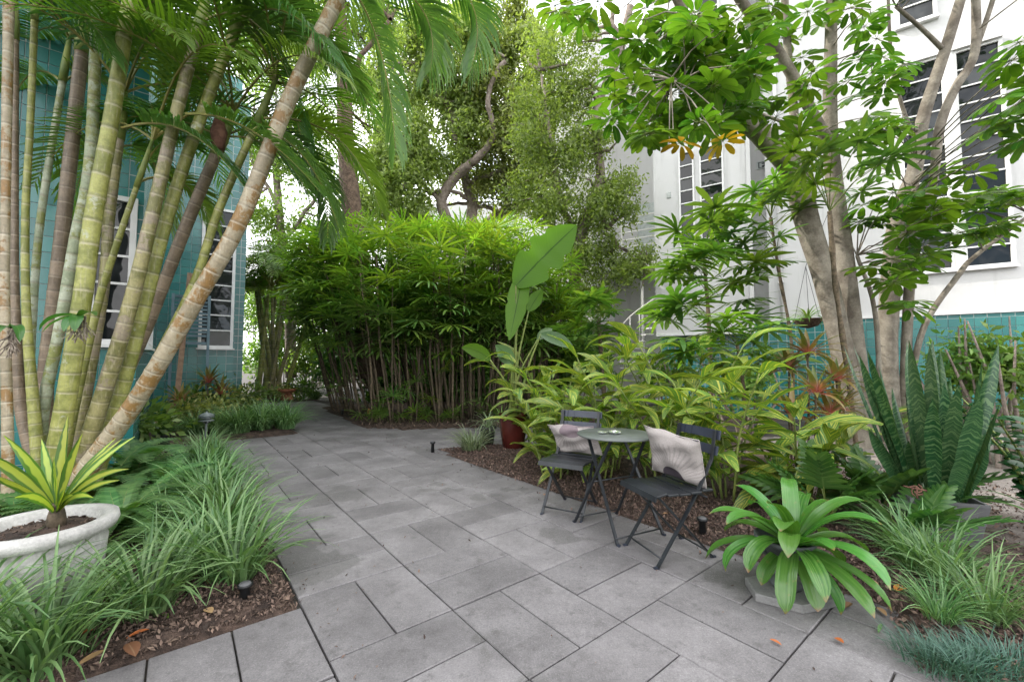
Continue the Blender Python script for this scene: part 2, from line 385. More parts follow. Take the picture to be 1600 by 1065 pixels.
X = {}
X['paver'] = paver_mat(); X['tile'] = tile_mat(); X['tilefar'] = brick_tile_mat()
X['soil'] = solid('joint_sand_and_soil', (0.014, 0.013, 0.011), (0.062, 0.054, 0.044), 0.95, 3.0, 0.3, vary=0, coord='Object', fine=40)
X['mulch'] = solid('mulch_ground', (0.030, 0.020, 0.016), (0.10, 0.066, 0.050), 0.95, 9, 0.8, 0.03, vary=0, fine=70)
X['sand'] = solid('sandy_ground', (0.20, 0.17, 0.145), (0.34, 0.30, 0.26), 0.95, 3, 0.6, 0.03, vary=0, fine=60)
X['white'] = solid('white_stucco', (0.60, 0.60, 0.595), (0.67, 0.67, 0.665), 0.8, 2, 0.15, 0.01, vary=0.02, fine=60)
def stucco_mat():
    m, nt, N, L = new_mat('weathered_white_stucco'); geo = N.new('ShaderNodeNewGeometry'); P = geo.outputs['Position']
    st = N.new('ShaderNodeMapping'); st.inputs['Scale'].default_value = (3.0, 3.0, .22); L.new(P, st.inputs['Vector'])
    s = noise(N, L, st.outputs[0], 1.6, 5, .65); f = noise(N, L, P, 1.1, 4, .6); g = noise(N, L, P, 70, 3, .6)
    c = mixc(N, L, f, (0.53, 0.53, 0.525), (0.60, 0.60, 0.595))
    c = mixc(N, L, mth(N, L, 'MULTIPLY', sstep(N, L, s, .52, .75), .45), c, (0.37, 0.37, 0.355))
    c = mixc(N, L, mth(N, L, 'MULTIPLY', sstep(N, L, noise(N, L, P, 6, 5, .7), .62, .75), .25), c, (0.34, 0.34, 0.31))
    p = N.new('ShaderNodeBsdfPrincipled'); L.new(c, p.inputs['Base Color']); p.inputs['Roughness'].default_value = .85; p.inputs['Specular IOR Level'].default_value = .3
    L.new(bump(N, L, g, .3, .008), p.inputs['Normal']); finish(N, L, p.outputs[0]); return m
X['white'] = stucco_mat()
X['white2'] = solid('white_paint', (0.66, 0.66, 0.655), (0.74, 0.74, 0.73), 0.45, 5, 0.05, 0.003, vary=0.02)
X['grout'] = solid('pale_grout', (0.42, 0.47, 0.46), (0.55, 0.58, 0.56), 0.9, 12, 0.1, vary=0)
X['dark'] = solid('dark_roof', (0.05, 0.05, 0.055), (0.08, 0.08, 0.085), 0.7, 3, 0.1)
X['metal'] = solid('dark_bistro_paint', (0.014, 0.016, 0.019), (0.022, 0.025, 0.029), 0.42, 6, 0.05, 0.002, vary=0.05)
X['slatblue'] = solid('slate_bistro_paint', (0.024, 0.029, 0.043), (0.034, 0.040, 0.058), 0.38, 6, 0.05, 0.002, vary=0.05)
X['tabletop'] = solid('grey_tabletop_paint', (0.080, 0.090, 0.087), (0.112, 0.123, 0.118), 0.33, 5, 0.08, 0.002, vary=0)
X['potwhite'] = solid('pale_stone_pot', (0.36, 0.35, 0.335), (0.52, 0.51, 0.49), 0.85, 5, 0.3, 0.01, vary=0, fine=70)
X['maroon'] = solid('maroon_glaze', (0.048, 0.010, 0.008), (0.075, 0.016, 0.012), 0.22, 4, 0.05, 0.003, vary=0)
X['terra'] = solid('terracotta', (0.30, 0.11, 0.06), (0.40, 0.17, 0.10), 0.85, 6, 0.2, 0.005, vary=0)
X['blackplastic'] = solid('black_plastic', (0.012, 0.013, 0.014), (0.022, 0.023, 0.024), 0.5, 6, 0.05, vary=0)
X['greypot'] = solid('grey_planter', (0.085, 0.085, 0.09), (0.12, 0.12, 0.125), 0.6, 5, 0.1, vary=0)
X['urn'] = solid('weathered_urn', (0.04, 0.044, 0.046), (0.11, 0.12, 0.124), 0.8, 9, 0.5, 0.01, vary=0)
X['slab'] = solid('stone_slab', (0.15, 0.15, 0.15), (0.215, 0.21, 0.205), 0.85, 6, 0.4, 0.006, vary=0, fine=90)
X['lamp'] = solid('grey_green_lamp', (0.115, 0.14, 0.14), (0.165, 0.19, 0.19), 0.45, 8, 0.1, vary=0)
X['trellis'] = solid('blue_grey_trellis', (0.08, 0.135, 0.165), (0.12, 0.18, 0.21), 0.6, 8, 0.2, vary=0)
X['woodpost'] = solid('bare_wood', (0.20, 0.125, 0.08), (0.33, 0.22, 0.15), 0.85, 14, 0.4, vary=0)
X['rust'] = solid('rusty_iron', (0.11, 0.05, 0.035), (0.20, 0.10, 0.07), 0.8, 20, 0.4, vary=0)
X['copper'] = solid('copper', (0.45, 0.16, 0.08), (0.55, 0.22, 0.12), 0.35, 9, 0.1, metal=0.8, vary=0)
X['roots'] = solid('dry_roots', (0.18, 0.14, 0.11), (0.34, 0.29, 0.24), 0.9, 30, 0.2)
def glass_mat():
    m, nt, N, L = new_mat('window_glass'); r = orand(N)
    geo = N.new('ShaderNodeNewGeometry'); f = noise(N, L, geo.outputs['Position'], 1.6, 3)
    c = mixc(N, L, mth(N, L, 'POWER', r, 2.5), (0.008, 0.010, 0.011), (0.05, 0.054, 0.056)); c = mixc(N, L, sstep(N, L, f, 0.60, 0.75), c, (0.05, 0.055, 0.056))
    p = N.new('ShaderNodeBsdfPrincipled'); L.new(c, p.inputs['Base Color']); p.inputs['Roughness'].default_value = 0.03; p.inputs['Specular IOR Level'].default_value = 0.32
    L.new(bump(N, L, noise(N, L, geo.outputs['Position'], 2.5, 2), 0.12, 0.05), p.inputs['Normal'])
    finish(N, L, p.outputs[0]); return m
X['glass'] = glass_mat()
def clear_mat():
    m, nt, N, L = new_mat('clear_glass'); p = N.new('ShaderNodeBsdfPrincipled'); p.inputs['Base Color'].default_value = (0.9, 0.95, 0.95, 1)
    p.inputs['Roughness'].default_value = 0.03; p.inputs['Transmission Weight'].default_value = 0.85; p.inputs['IOR'].default_value = 1.3
    finish(N, L, p.outputs[0]); return m
X['clear'] = clear_mat()
# plants
X['lirio'] = leaf_mat('liriope_leaf', (0.052, 0.135, 0.042), (0.20, 0.32, 0.135), 0.28, 0.36)
X['liriov'] = leaf_mat('striped_liriope_leaf', (0.045, 0.11, 0.045), (0.12, 0.21, 0.09), 0.22, 0.36, 'edge', (0.38, 0.42, 0.28))
X['mondo'] = leaf_mat('mondo_leaf', (0.028, 0.085, 0.060), (0.085, 0.17, 0.125), 0.2, 0.4)
X['frond'] = leaf_mat('palm_frond_leaf', (0.050, 0.130, 0.034), (0.150, 0.255, 0.062), 0.42, 0.33)
X['frondy'] = leaf_mat('bright_palm_leaf', (0.075, 0.165, 0.028), (0.19, 0.29, 0.045), 0.45, 0.36)
X['rachis'] = solid('frond_stalk', (0.14, 0.15, 0.035), (0.24, 0.21, 0.06), 0.45, 9, 0.05)
X['fan'] = leaf_mat('lady_palm_leaf', (0.055, 0.135, 0.030), (0.160, 0.265, 0.055), 0.36, 0.32)
X['fanb'] = leaf_mat('sun_painted_lady_palm_leaf', (0.100, 0.200, 0.028), (0.25, 0.34, 0.045), 0.42, 0.34)  # lady palm leaf with sunlight painted into its lighter colour
X['cane'] = solid('fibrous_cane', (0.045, 0.036, 0.022), (0.125, 0.095, 0.062), 0.9, 24, 0.7, 0.01, vary=0.3)
X['scheff'] = leaf_mat('umbrella_leaf', (0.045, 0.125, 0.016), (0.140, 0.250, 0.030), 0.42, 0.30, 'midrib', (0.16, 0.24, 0.05))
X['scheffy'] = leaf_mat('yellowed_umbrella_leaf', (0.30, 0.24, 0.02), (0.58, 0.36, 0.03), 0.4, 0.35, tcol=(1.2, 1.0, 0.4))
X['bark'] = solid('smooth_grey_bark', (0.120, 0.100, 0.078), (0.255, 0.228, 0.185), 0.85, 5, 0.4, 0.015, vary=0.05, fine=42)
X['oakbark'] = solid('oak_bark', (0.145, 0.115, 0.095), (0.27, 0.225, 0.19), 0.9, 8, 0.7, 0.03, vary=0.05, fine=35)
X['darkbark'] = solid('dark_bark', (0.060, 0.040, 0.028), (0.13, 0.090, 0.062), 0.95, 9, 0.9, 0.04, vary=0.05, fine=30)
X['oak'] = leaf_mat('oak_leaf', (0.170, 0.220, 0.075), (0.36, 0.42, 0.165), 0.52, 0.5)
X['willow'] = leaf_mat('fine_tree_leaf', (0.125, 0.195, 0.055), (0.29, 0.37, 0.125), 0.5, 0.45)
X['shrub'] = leaf_mat('shrub_leaf', (0.070, 0.160, 0.035), (0.20, 0.32, 0.075), 0.4, 0.4)
X['shrubb'] = leaf_mat('light_painted_shrub_leaf', (0.110, 0.210, 0.045), (0.28, 0.40, 0.11), 0.45, 0.4)  # shrub leaf with missing daylight painted in as lighter colour
X['ginger'] = leaf_mat('variegated_ginger_leaf', (0.065, 0.155, 0.030), (0.14, 0.25, 0.050), 0.35, 0.36, 'ginger', (0.46, 0.46, 0.085))
X['stem'] = solid('green_stem', (0.10, 0.15, 0.035), (0.20, 0.23, 0.06), 0.5, 10, 0.05, vary=0.15)
X['bird'] = leaf_mat('paddle_leaf', (0.070, 0.175, 0.018), (0.100, 0.215, 0.026), 0.5, 0.42, 'veins', (0.13, 0.25, 0.035), spec=.25)
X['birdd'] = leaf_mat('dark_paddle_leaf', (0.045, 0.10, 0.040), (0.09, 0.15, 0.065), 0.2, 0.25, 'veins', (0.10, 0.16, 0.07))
X['crinum'] = leaf_mat('strap_leaf', (0.034, 0.130, 0.018), (0.066, 0.185, 0.028), 0.25, 0.24, 'long', (0.085, 0.205, 0.040), spec=0.6)
X['snake'] = leaf_mat('snake_plant_leaf', (0.011, 0.048, 0.016), (0.026, 0.075, 0.026), 0.12, 0.33, 'snake', (0.100, 0.165, 0.070))
X['corn'] = leaf_mat('yellow_centred_leaf', (0.055, 0.140, 0.020), (0.105, 0.20, 0.030), 0.35, 0.34, 'centre', (0.36, 0.42, 0.065))
X['fern'] = leaf_mat('fern_leaf', (0.045, 0.13, 0.035), (0.125, 0.25, 0.075), 0.35, 0.45)
X['ti'] = leaf_mat('ti_leaf', (0.080, 0.120, 0.030), (0.24, 0.17, 0.060), 0.3, 0.33, 'ti', (0.52, 0.13, 0.16))
X['philo'] = leaf_mat('split_leaf', (0.028, 0.092, 0.020), (0.070, 0.155, 0.034), 0.3, 0.30, 'midrib', (0.12, 0.2, 0.06))
X['zz'] = leaf_mat('glossy_dark_leaf', (0.012, 0.058, 0.018), (0.032, 0.100, 0.030), 0.18, 0.2)
X['orchid'] = leaf_mat('orchid_leaf', (0.040, 0.130, 0.028), (0.060, 0.165, 0.034), 0.3, 0.28, 'midrib', (0.09, 0.2, 0.05))
X['spider'] = leaf_mat('spider_plant_leaf', (0.050, 0.12, 0.045), (0.11, 0.19, 0.08), 0.25, 0.38, 'edge', (0.36, 0.40, 0.28))
X['varieg'] = leaf_mat('cream_variegated_leaf', (0.060, 0.12, 0.030), (0.42, 0.43, 0.15), 0.3, 0.4)
X['dry'] = leaf_mat('fallen_leaf', (0.20, 0.10, 0.045), (0.40, 0.26, 0.15), 0.1, 0.7, 'midrib', (0.30, 0.2, 0.11), tcol=(1.1, 0.8, 0.5))
X['dryo'] = leaf_mat('orange_fallen_leaf', (0.38, 0.10, 0.025), (0.50, 0.20, 0.05), 0.15, 0.6, 'midrib', (0.30, 0.15, 0.06), tcol=(1.1, 0.8, 0.5))
X['chip'] = leaf_mat('mulch_chip', (0.028, 0.018, 0.014), (0.20, 0.135, 0.105), 0.0, 0.9, vary=0, tcol=(1, 1, 1))
T_GREEN = trunk_mat('green_palm_stem', (0.165, 0.178, 0.036), (0.30, 0.305, 0.085), (0.40, 0.37, 0.24), (0.36, 0.38, 0.27), .62)
T_PALE = trunk_mat('pale_palm_stem', (0.24, 0.28, 0.17), (0.40, 0.43, 0.32), (0.30, 0.28, 0.18), (0.20, 0.22, 0.06))
T_TAN = trunk_mat('tan_palm_stem', (0.235, 0.195, 0.125), (0.33, 0.28, 0.19), (0.46, 0.41, 0.31), (0.21, 0.120, 0.038))
T_BROWN = trunk_mat('brown_palm_stem', (0.13, 0.095, 0.060), (0.22, 0.165, 0.11), (0.32, 0.26, 0.19), None)
T_OLIVE = trunk_mat('olive_palm_stem', (0.13, 0.125, 0.036), (0.26, 0.235, 0.10), (0.42, 0.38, 0.25), (0.23, 0.19, 0.13))

# ================================================================== the setting
# beds, in paving-grid coordinates
def bed_a(i, j): return i < -1.03 and -8.45 < j < 0.14
def bed_b(i, j): return -16.9 < j < -9.4 and i < 0.9 + max(0, -9.4 - j) * 0.08
def bed_e(i, j): return j < -20.9 and i < 4.4 - max(0, -21.5 - j) * 0.3
def c_front(i): return -9.2 + (i - 2.85) * 1.15 if i < 3.66 else -8.27 + (i - 3.66) * 0.55
def bed_c(i, j): return i > 2.85 + max(0, -10 - j) * 0.06 and -17.2 < j < c_front(i)
def d_back(i): return -5.0 + (i - 3.0) * 0.55
def bed_d(i, j): return (i > 2.9 + (0.16 if j < -4.3 else 0.0) and d_back(i) < j < 3.3) or (j >= 3.3 and i > 2.86 - max(0, min(1, (j - 3.3) / 0.3)) * 0.72)
BEDS = [bed_a, bed_b, bed_c, bed_d, bed_e]
def in_bed(i, j): return any(b(i, j) for b in BEDS)
hN = [(R.uniform(0, 9), R.uniform(0, 9)) for _ in range(3)]
def hump(x, y): return 0.5 + 0.25 * math.sin(x * 2.1 + hN[0][0]) * math.cos(y * 1.7 + hN[0][1]) + 0.25 * math.sin(x * 5.3 + hN[1][0] + y * 3.1)
def edge_in(b, i, j, r=0.45):
    return sum(b(i + r * math.cos(a * math.pi / 4), j + r * math.sin(a * math.pi / 4)) for a in range(8)) / 8
def bed_z(p):
    i, j = grid(p)
    for b in BEDS:
        if b(i, j): return 0.012 + 0.03 * edge_in(b, i, j) + 0.025 * hump(p.x, p.y)
    return 0.0

# ground: one sheet to the horizon
mb = MB(); S_ = 1500
for k in range(4): mb.v.append((S_ * (-1, 1, 1, -1)[k], S_ * (-1, -1, 1, 1)[k], -0.02))
mb.face((0, 1, 2, 3)); prop(mb.obj('ground', X['soil'], smooth=False), 'dark soil ground under the paving and beds', kind='structure')

path = thing('path', (0, 0, 0), 'grey concrete basket-weave paved garden path', 'path'); del path['category']; path['kind'] = 'structure'
def paver_mesh(lx, ly, name):
    m = MB(); m.box((0, 0, -0.024), (lx - 0.008, ly - 0.008, 0.048), ch=0.004); return m.mesh(name, X['paver'], smooth=False)
PV = [paver_mesh(B, B / 2, 'paver_across'), paver_mesh(B / 2, B, 'paver_along')]
PAVE = []
def lay(i, j, kind):
    hw, hh = ((0.5, 0.25), (0.25, 0.5))[kind]
    pts = [(i + a * hw * 0.98, j + b * hh * 0.98) for a in (-1, -.5, 0, .5, 1) for b in (-1, -.5, 0, .5, 1)]
    if all(in_bed(*q) for q in pts): return
    p = W(i, j, R.uniform(-0.0025, 0.0025))
    if p.y < -1.5 or (p.y < 0.9 and abs(p.x) > 3): return
    M = Matrix.Translation(p) @ Matrix.Rotation(GA + R.gauss(0, 0.0012), 4, 'Z') @ Matrix.Rotation(R.gauss(0, 0.002), 4, 'X') @ Matrix.Rotation(R.gauss(0, 0.002), 4, 'Y')
    PAVE.append((p.length, kind, M))
for bi in range(-6, 8):
    for bj in range(-26, 6):
        if bi < -1 and bj >= -1: continue
        if bi >= 4 and not (-13 < bj < 2): continue
        if bi <= -2 and bj > -8: continue
        if bi <= -4 and bj > -16: continue
        if (bi + bj) % 2 == 0: lay(bi + .5, bj + .25, 0); lay(bi + .5, bj + .75, 0)
        else: lay(bi + .25, bj + .5, 1); lay(bi + .75, bj + .5, 1)
for k in range(9):                       # the course along the front of the planted bed
    for r in range(3): lay(-1.253 - k * 0.5, 0.66 + r * 1.01, 1)

PAVE.sort(key=lambda a: a[0]); rest = MB()
for k, (_, kind, M) in enumerate(PAVE):
    if k < 300: link('paver', PV[kind], path, M)
    else: rest.box(M.translation - Z * .024, ((B, B / 2), (B / 2, B))[kind] + (.048,) if False else ((B if kind == 0 else B / 2) - .011, (B / 2 if kind == 0 else B) - .011, .048), M.to_3x3(), ch=.004)
if rest.v: prop(rest.obj('far_paving', X['paver'], path, smooth=False), kind='stuff')

def make_bed(name, f, i0, i1, j0, j1, st, mat, label):
    m = MB(); idx = {}
    ni, nj = int((i1 - i0) / st), int((j1 - j0) / st)
    ins = {}
    for a in range(ni):
        for b in range(nj):
            if f(i0 + (a + .5) * st, j0 + (b + .5) * st): ins[a, b] = 1
    def vert(a, b):
        if (a, b) in idx: return idx[a, b]
        i, j = i0 + a * st, j0 + b * st
        full = all((a + x, b + y) in ins for x in (-1, 0) for y in (-1, 0))
        p = W(i, j); p.x += R.gauss(0, .004); p.y += R.gauss(0, .004)
        p.z = (0.012 + 0.03 * edge_in(f, i, j) + 0.025 * hump(p.x, p.y) + R.gauss(0, .004)) if full else -0.014
        idx[a, b] = len(m.v); m.v.append(tuple(p)); return idx[a, b]
    for (a, b) in ins: m.face((vert(a, b + 1), vert(a + 1, b + 1), vert(a + 1, b), vert(a, b)))
    return prop(m.obj(name, mat), label, kind='structure')
def bed_d_mat():
    m, nt, N, L = new_mat('mulch_to_sand'); geo = N.new('ShaderNodeNewGeometry'); P = geo.outputs['Position']
    f = noise(N, L, P, 9, 4, .6); g = noise(N, L, P, 75, 3, .6); h = noise(N, L, P, 1.3, 4, .6)
    c1 = mixc(N, L, f, (0.035, 0.024, 0.019), (0.105, 0.070, 0.054)); c2 = mixc(N, L, f, (0.20, 0.17, 0.15), (0.36, 0.32, 0.29))
    sp = N.new('ShaderNodeSeparateXYZ'); L.new(P, sp.inputs[0])
    k = mth(N, L, 'ADD', mth(N, L, 'SUBTRACT', sp.outputs['X'], 3.6), mth(N, L, 'MULTIPLY', mth(N, L, 'SUBTRACT', h, .5), 5.0))
    c = mixc(N, L, sstep(N, L, k, -0.6, 0.8), c1, c2)
    c = mixc(N, L, 1.0, c, mixc(N, L, g, (0.55,) * 3, (1.45,) * 3), 'MULTIPLY')
    p = N.new('ShaderNodeBsdfPrincipled'); L.new(c, p.inputs['Base Color']); p.inputs['Roughness'].default_value = .95
    L.new(bump(N, L, g, .7, .03), p.inputs['Normal']); finish(N, L, p.outputs[0]); return m
make_bed('mulch_bed', bed_a, -8.95, -.9, -8.62, .3, .12, X['mulch'], 'mulched bed around the white pot and tall palms')
make_bed('mulch_bed', bed_b, -9, 2, -17.2, -9.2, .25, X['mulch'], 'mulched bed against the teal tiled wall')
make_bed('mulch_bed', bed_c, 2.8, 16, -17.4, 0, .25, X['mulch'], 'mulched bed under the lady palm thicket')
make_bed('mulch_bed', bed_d, 2.0, 20, -5.2, 6.5, .15, bed_d_mat(), 'mulched and sandy bed behind the bistro chairs')
make_bed('mulch_bed', bed_e, -9, 4.6, -60, -20.7, .5, X['mulch'], 'mulched bed at the far end of the path')

# loose chips on the mulch, nobody could count them
rg = np.random.default_rng(5)
def chips(fn, n, i0, i1, j0, j1, size, seed, near=4.5):
    out = []
    while len(out) < n:
        i, j = R.uniform(i0, i1), R.uniform(j0, j1)
        if not fn(i, j): continue
        p = W(i, j); d = math.hypot(p.x, p.y)
        if R.random() > min(1, (near / max(d, .5)) ** 2): continue
        k = edge_in(fn, i, j, .12); p.z = bed_z(p) * (max(0, k - .45) / .55) + R.uniform(0.003, 0.012); out.append(tuple(p))
    c = np.array(out); nr = rg.normal(size=(len(c), 3)) * 0.38 + np.array([0, 0, 1.0])
    me = cloud_mesh('mulch_chips', c, nr, size, X['chip'], 0.42, seed, 0.9)
    o = link('mulch_chips', me); return o
prop(chips(bed_a, 9000, -8, -1.03, -8, .14, .036, 3), 'loose brown mulch chips around the white pot', 'mulch', kind='stuff')
prop(chips(bed_d, 12000, 2.0, 9, -5, 5.5, .036, 4), 'loose brown mulch chips under the bistro chairs bed', 'mulch', kind='stuff')
prop(chips(bed_a, 20000, -4.2, -1.03, -2.6, .14, .024, 8, 9), 'dense mulch chips along the near bed edge', 'mulch', kind='stuff')
prop(chips(bed_d, 22000, 2.05, 4.4, -5, 4.6, .025, 9, 9), 'dense mulch chips along the paving by the chairs', 'mulch', kind='stuff')
prop(chips(bed_c, 2500, 2.8, 8, -12, -5, .05, 6, 9), 'loose mulch chips at the foot of the lady palms', 'mulch', kind='stuff')

# specks of leaf litter blown on to the paving near the beds
out = []
while len(out) < 420:
    i, j = R.uniform(-1.0, 2.9), R.uniform(-9, 3.6); e = min(abs(i + 1.03), abs(i - 2.9))
    if in_bed(i, j) or R.random() > math.exp(-e * 5.5) + .03: continue
    p = W(i, j, .006 + R.random() * .003); out.append(tuple(p))
c = np.array(out); nr = rg.normal(size=(len(c), 3)) * .2 + np.array([0, 0, 1.0])
prop(link('leaf_litter', cloud_mesh('leaf_litter', c, nr, .022, X['chip'], .45, 12, 1.0)), 'tiny brown leaf litter specks along the paving edges', 'litter', kind='stuff')

# ------------------------------------------------------------------ buildings
def quadwall(m, p, u, w, z0, z1, mi=0):
    b = len(m.v); u = Vector(u)
    for a, z in ((0, z0), (w, z0), (w, z1), (0, z1)): m.v.append((p.x + u.x * a, p.y + u.y * a, z))
    m.face((b, b + 1, b + 2, b + 3), [(0, z0), (w, z0), (w, z1), (0, z1)], 0.5, mi)
TS = 0.18
tm = MB(); tm.box((0, 0, 0), (TS - .007, TS - .007, .012), ch=.003); TILE = tm.mesh('tile', X['tile'], smooth=False)
def tiles(parent, o, u, nrm, w, z0, z1, skip=(), parts=300):
    """square glazed tiles laid on a wall, the lower left ones first as parts of their own"""
    u, nrm = Vector(u), Vector(nrm); rot = Matrix((u, Z, u.cross(Z))).transposed()
    if rot.col[2].dot(nrm) < 0: rot = Matrix((-u, Z, nrm)).transposed()
    cells = []
    for r in range(int(z0 / TS + .5), int(z1 / TS)):
        for c in range(int(w / TS)):
            x, z = (c + .5) * TS, (r + .5) * TS
            if any(a < x < b and d < z < e for a, b, d, e in skip): continue
            cells.append((x, z))
    rest = MB()
    for k, (x, z) in enumerate(cells):
        p = o + u * x + nrm * .002; p.z = z
        if k < parts: link('tile', TILE, parent, Matrix.Translation(p) @ rot.to_4x4())
        else: rest.box(p, (TS - .007, TS - .007, .012), rot, t=R.random())
    if rest.v: prop(rest.obj('tiling', X['tile'], parent, smooth=False), kind='stuff')
PANE = {}
def window(parent, o, u, nrm, w, z0, z1, ph, frame=.06, barw=.028, name='window'):
    """awning window: a frame, horizontal bars, one pane between each pair"""
    u, nrm = Vector(u), Vector(nrm); rot = Matrix((u, Z, nrm)).transposed()
    def P(x, z, n): q = o + u * x + nrm * n; q.z = z; return q
    f = MB()
    for x in (frame / 2, w - frame / 2): f.box(P(x, (z0 + z1) / 2, .03), (frame, z1 - z0, .07), rot)
    for z in (z0 + frame / 2, z1 - frame / 2): f.box(P(w / 2, z, .0285), (w - 2 * frame, frame, .064), rot)
    f.box(P(w / 2, z0 - .02, .045), (w + .06, .035, .11), rot)
    wo = f.obj(name, X['white2'], parent, smooth=False)
    n = max(1, round((z1 - z0 - 2 * frame) / ph)); h = (z1 - z0 - 2 * frame) / n
    for k in range(n):
        zc = z0 + frame + (k + .5) * h; g = MB(); tilt = Matrix.Rotation(R.uniform(-.05, .08), 3, 'X')
        g.box((0, 0, 0), (w - 2 * frame, h - .002, .006)); key = (round(w, 3), round(h, 3))
        if key not in PANE: PANE[key] = g.mesh('pane', X['glass'], smooth=False)
        link('pane', PANE[key], wo, Matrix.Translation(P(w / 2, zc, .016)) @ (rot @ tilt).to_4x4())
        if k:
            b = MB(); b.box(P(w / 2, zc - h / 2, .038), (w - 2 * frame, barw, .03), rot); b.obj('glazing_bar', X['white2'], wo, smooth=False)
    return wo

# the teal tiled building on the left, square to the paving
lb = thing('tiled_building', W(-6, -14), 'teal tiled building with white multi-pane windows behind the palm clump', 'building')
H_L = 8.2
m = MB()
cr = [(-22, -7.1), (-2.58, -7.1), (-2.58, -15.2), (-.28, -15.2), (-.28, -17.0), (.2, -17.0), (.2, -30), (-22, -30)]
for k in range(len(cr)):
    a, b = W(*cr[k]), W(*cr[(k + 1) % len(cr)]); u = (b - a); w = u.length; quadwall(m, a, u.normalized(), w, -.02, H_L)
m.obj('wall', X['tilefar'], lb, smooth=False)
m = MB(); b0 = [W(i, j, H_L) for i, j in cr]; m.v += [tuple(p) for p in b0]; m.face(range(len(cr))); m.obj('roof', X['dark'], lb, smooth=False)
nN = -EY; u0 = W(-4.6, -7.1)
# near wall: window beside the corner
wz0, wz1 = 1.5, 3.3
window(lb, W(-3.32, -7.1), EX, nN, .40, wz0, wz1, .36)
tiles(lb, W(-22, -7.1) + EX * (TS * round((W(-5.2, -7.1) - W(-22, -7.1)).length / TS)), EX, nN, (W(-2.58, -7.1) - W(-5.2, -7.1)).length, 0.1, 4.9, [(1.02, 1.62, wz0 - .1, wz1)], 190)
# return wall with a tall window
window(lb, W(-2.58, -8.6), EY, EX, 1.1, wz0, wz1, .36)
# far wall, window towards its right end
tiles(lb, W(-2.58, -15.2), EX, nN, (2.3 * B), 0.1, 5.4, [(.68, 1.5, 1.5, 5.0)], 110)
window(lb, W(-1.40, -15.2), EX, nN, .66, 1.62, 4.9, .335)

# the white building on the right
FO = Vector((9.07, 8.1, 0)); FD = Vector((-0.83, 0.558, 0)).normalized(); FN = Vector((-FD.y, FD.x, 0)) * 1.0
if FN.y > 0: FN = -FN
def hit(px, py, n=0.0):                  # facade coordinates (s, z) seen at a pixel, n metres proud of the wall
    r = ray(px, py); o = FO + FN * n
    t = (o.x * FN.x + o.y * FN.y) / (r.x * FN.x + r.y * FN.y)
    p = Vector((r.x * t, r.y * t, CAMH + r.z * t)); return (p - o).dot(FD), p.z
def FP(s, n, z): p = FO + FD * s + FN * n; p.z = z; return p
FROT = Matrix((-FD, Z, FN)).transposed()
def fbox(m, s0, s1, n0, n1, z0, z1, mi=0): m.box(FP((s0 + s1) / 2, (n0 + n1) / 2, (z0 + z1) / 2), (abs(s1 - s0), z1 - z0, abs(n1 - n0)), FROT, m=mi)
wb = thing('white_building', FP(0, -2, 0), 'tall white stucco building with teal tiled base and white window bars', 'building')
TT = 2.24
S = lambda px, n=0.0: hit(px, 500, n)[0]
sA, sB, sC, sD = S(1203), S(1172, .5), S(1025, .5), S(957, -1.5)
m = MB()
fbox(m, -9, sA, -.6, 0, TT, 12.5)
fbox(m, sA, sB + .02, -1.2, -.55, TT, 12.5)
fbox(m, sB, sC, -1.2, .5, 1.98, 12.5)
fbox(m, sC - .02, sD + 2.2, -2.4, -1.7, -.02, 12.5)
fbox(m, sD, sD + 1.2, -2.4, .15, 2.5, 12.5)
m.obj('wall', X['white'], wb, smooth=False)
m = MB(); fbox(m, sA + .35, sA + .42, -.55, -.46, TT, 12.4); fbox(m, sB - .1, sB - .02, .5, .56, 1.98, 12.4); m.obj('pilaster', X['white'], wb, smooth=False)
m = MB(); fbox(m, -9, sA - .01, 0, .05, TT, TT + .05); fbox(m, sB, sC, .5, .53, 1.98, 2.05); m.obj('string_course', X['white2'], wb, smooth=False)
m = MB(); p = FP(-9, .012, 0); pe = FP(sC, .012, 0)
quadwall(m, pe, -FD, (p - pe).length, -.02, TT - .005); m.obj('tiled_base', X['tilefar'], wb, smooth=False)
m = MB(); fbox(m, -9, sC, -1.2, .002, -.02, TT - .01); m.obj('plinth', X['grout'], wb, smooth=False)
L0 = (p - pe).length; k0 = round((sC - (-2.2)) / TS) * TS
# tiles near the right-hand window, then by the recess
def ftiles(s_left, s_right, z0, z1, parts):
    a = round((sC - s_left) / TS) * TS; tiles(wb, FP(sC - a, .014, 0), -FD, FN, s_left - s_right, z0, z1, (), parts)
ftiles(S(1340), S(1640), 0.35, TT - .01, 150)
ftiles(S(1228), S(1185), 0.9, TT - .01, 70)
ftiles(S(1120), S(1026), 0.9, 1.97, 70)
ftiles(S(1340), S(1228), 0.7, TT - .01, 0)
# windows
s1, s2, s3, s4 = S(1419), S(1497), S(1510), S(1592)
zt, zb = hit(1540, 68)[1], hit(1540, 418)[1]
window(wb, FP(s1, 0, 0), -FD, FN, s1 - s2, zb, zt, .37, .055)
window(wb, FP(s3, 0, 0), -FD, FN, s3 - s4, zb, zt, .37, .055)
m = MB(); fbox(m, s2, s3, 0, .09, zb - .04, zt + .03); fbox(m, s1, s4, 0, .12, zt + .0, zt + .05); m.obj('mullion', X['white2'], wb, smooth=False)
s5, s6 = S(1423), S(1490); zl = hit(1455, 30)[1]
window(wb, FP(s5, 0, 0), -FD, FN, s5 - s6, zl, zl + 2.6, .37, .055)
s7, s8, s9, s10 = S(1066, .5), S(1090, .5), S(1099, .5), S(1137, .5)
zt2, zb2 = hit(1110, 228, .5)[1], hit(1100, 396, .5)[1]
window(wb, FP(s7, .5, 0), -FD, FN, s7 - s8, zb2, zt2, .34, .035)
window(wb, FP(s9, .5, 0), -FD, FN, s9 - s10, zb2, zt2, .34, .035)
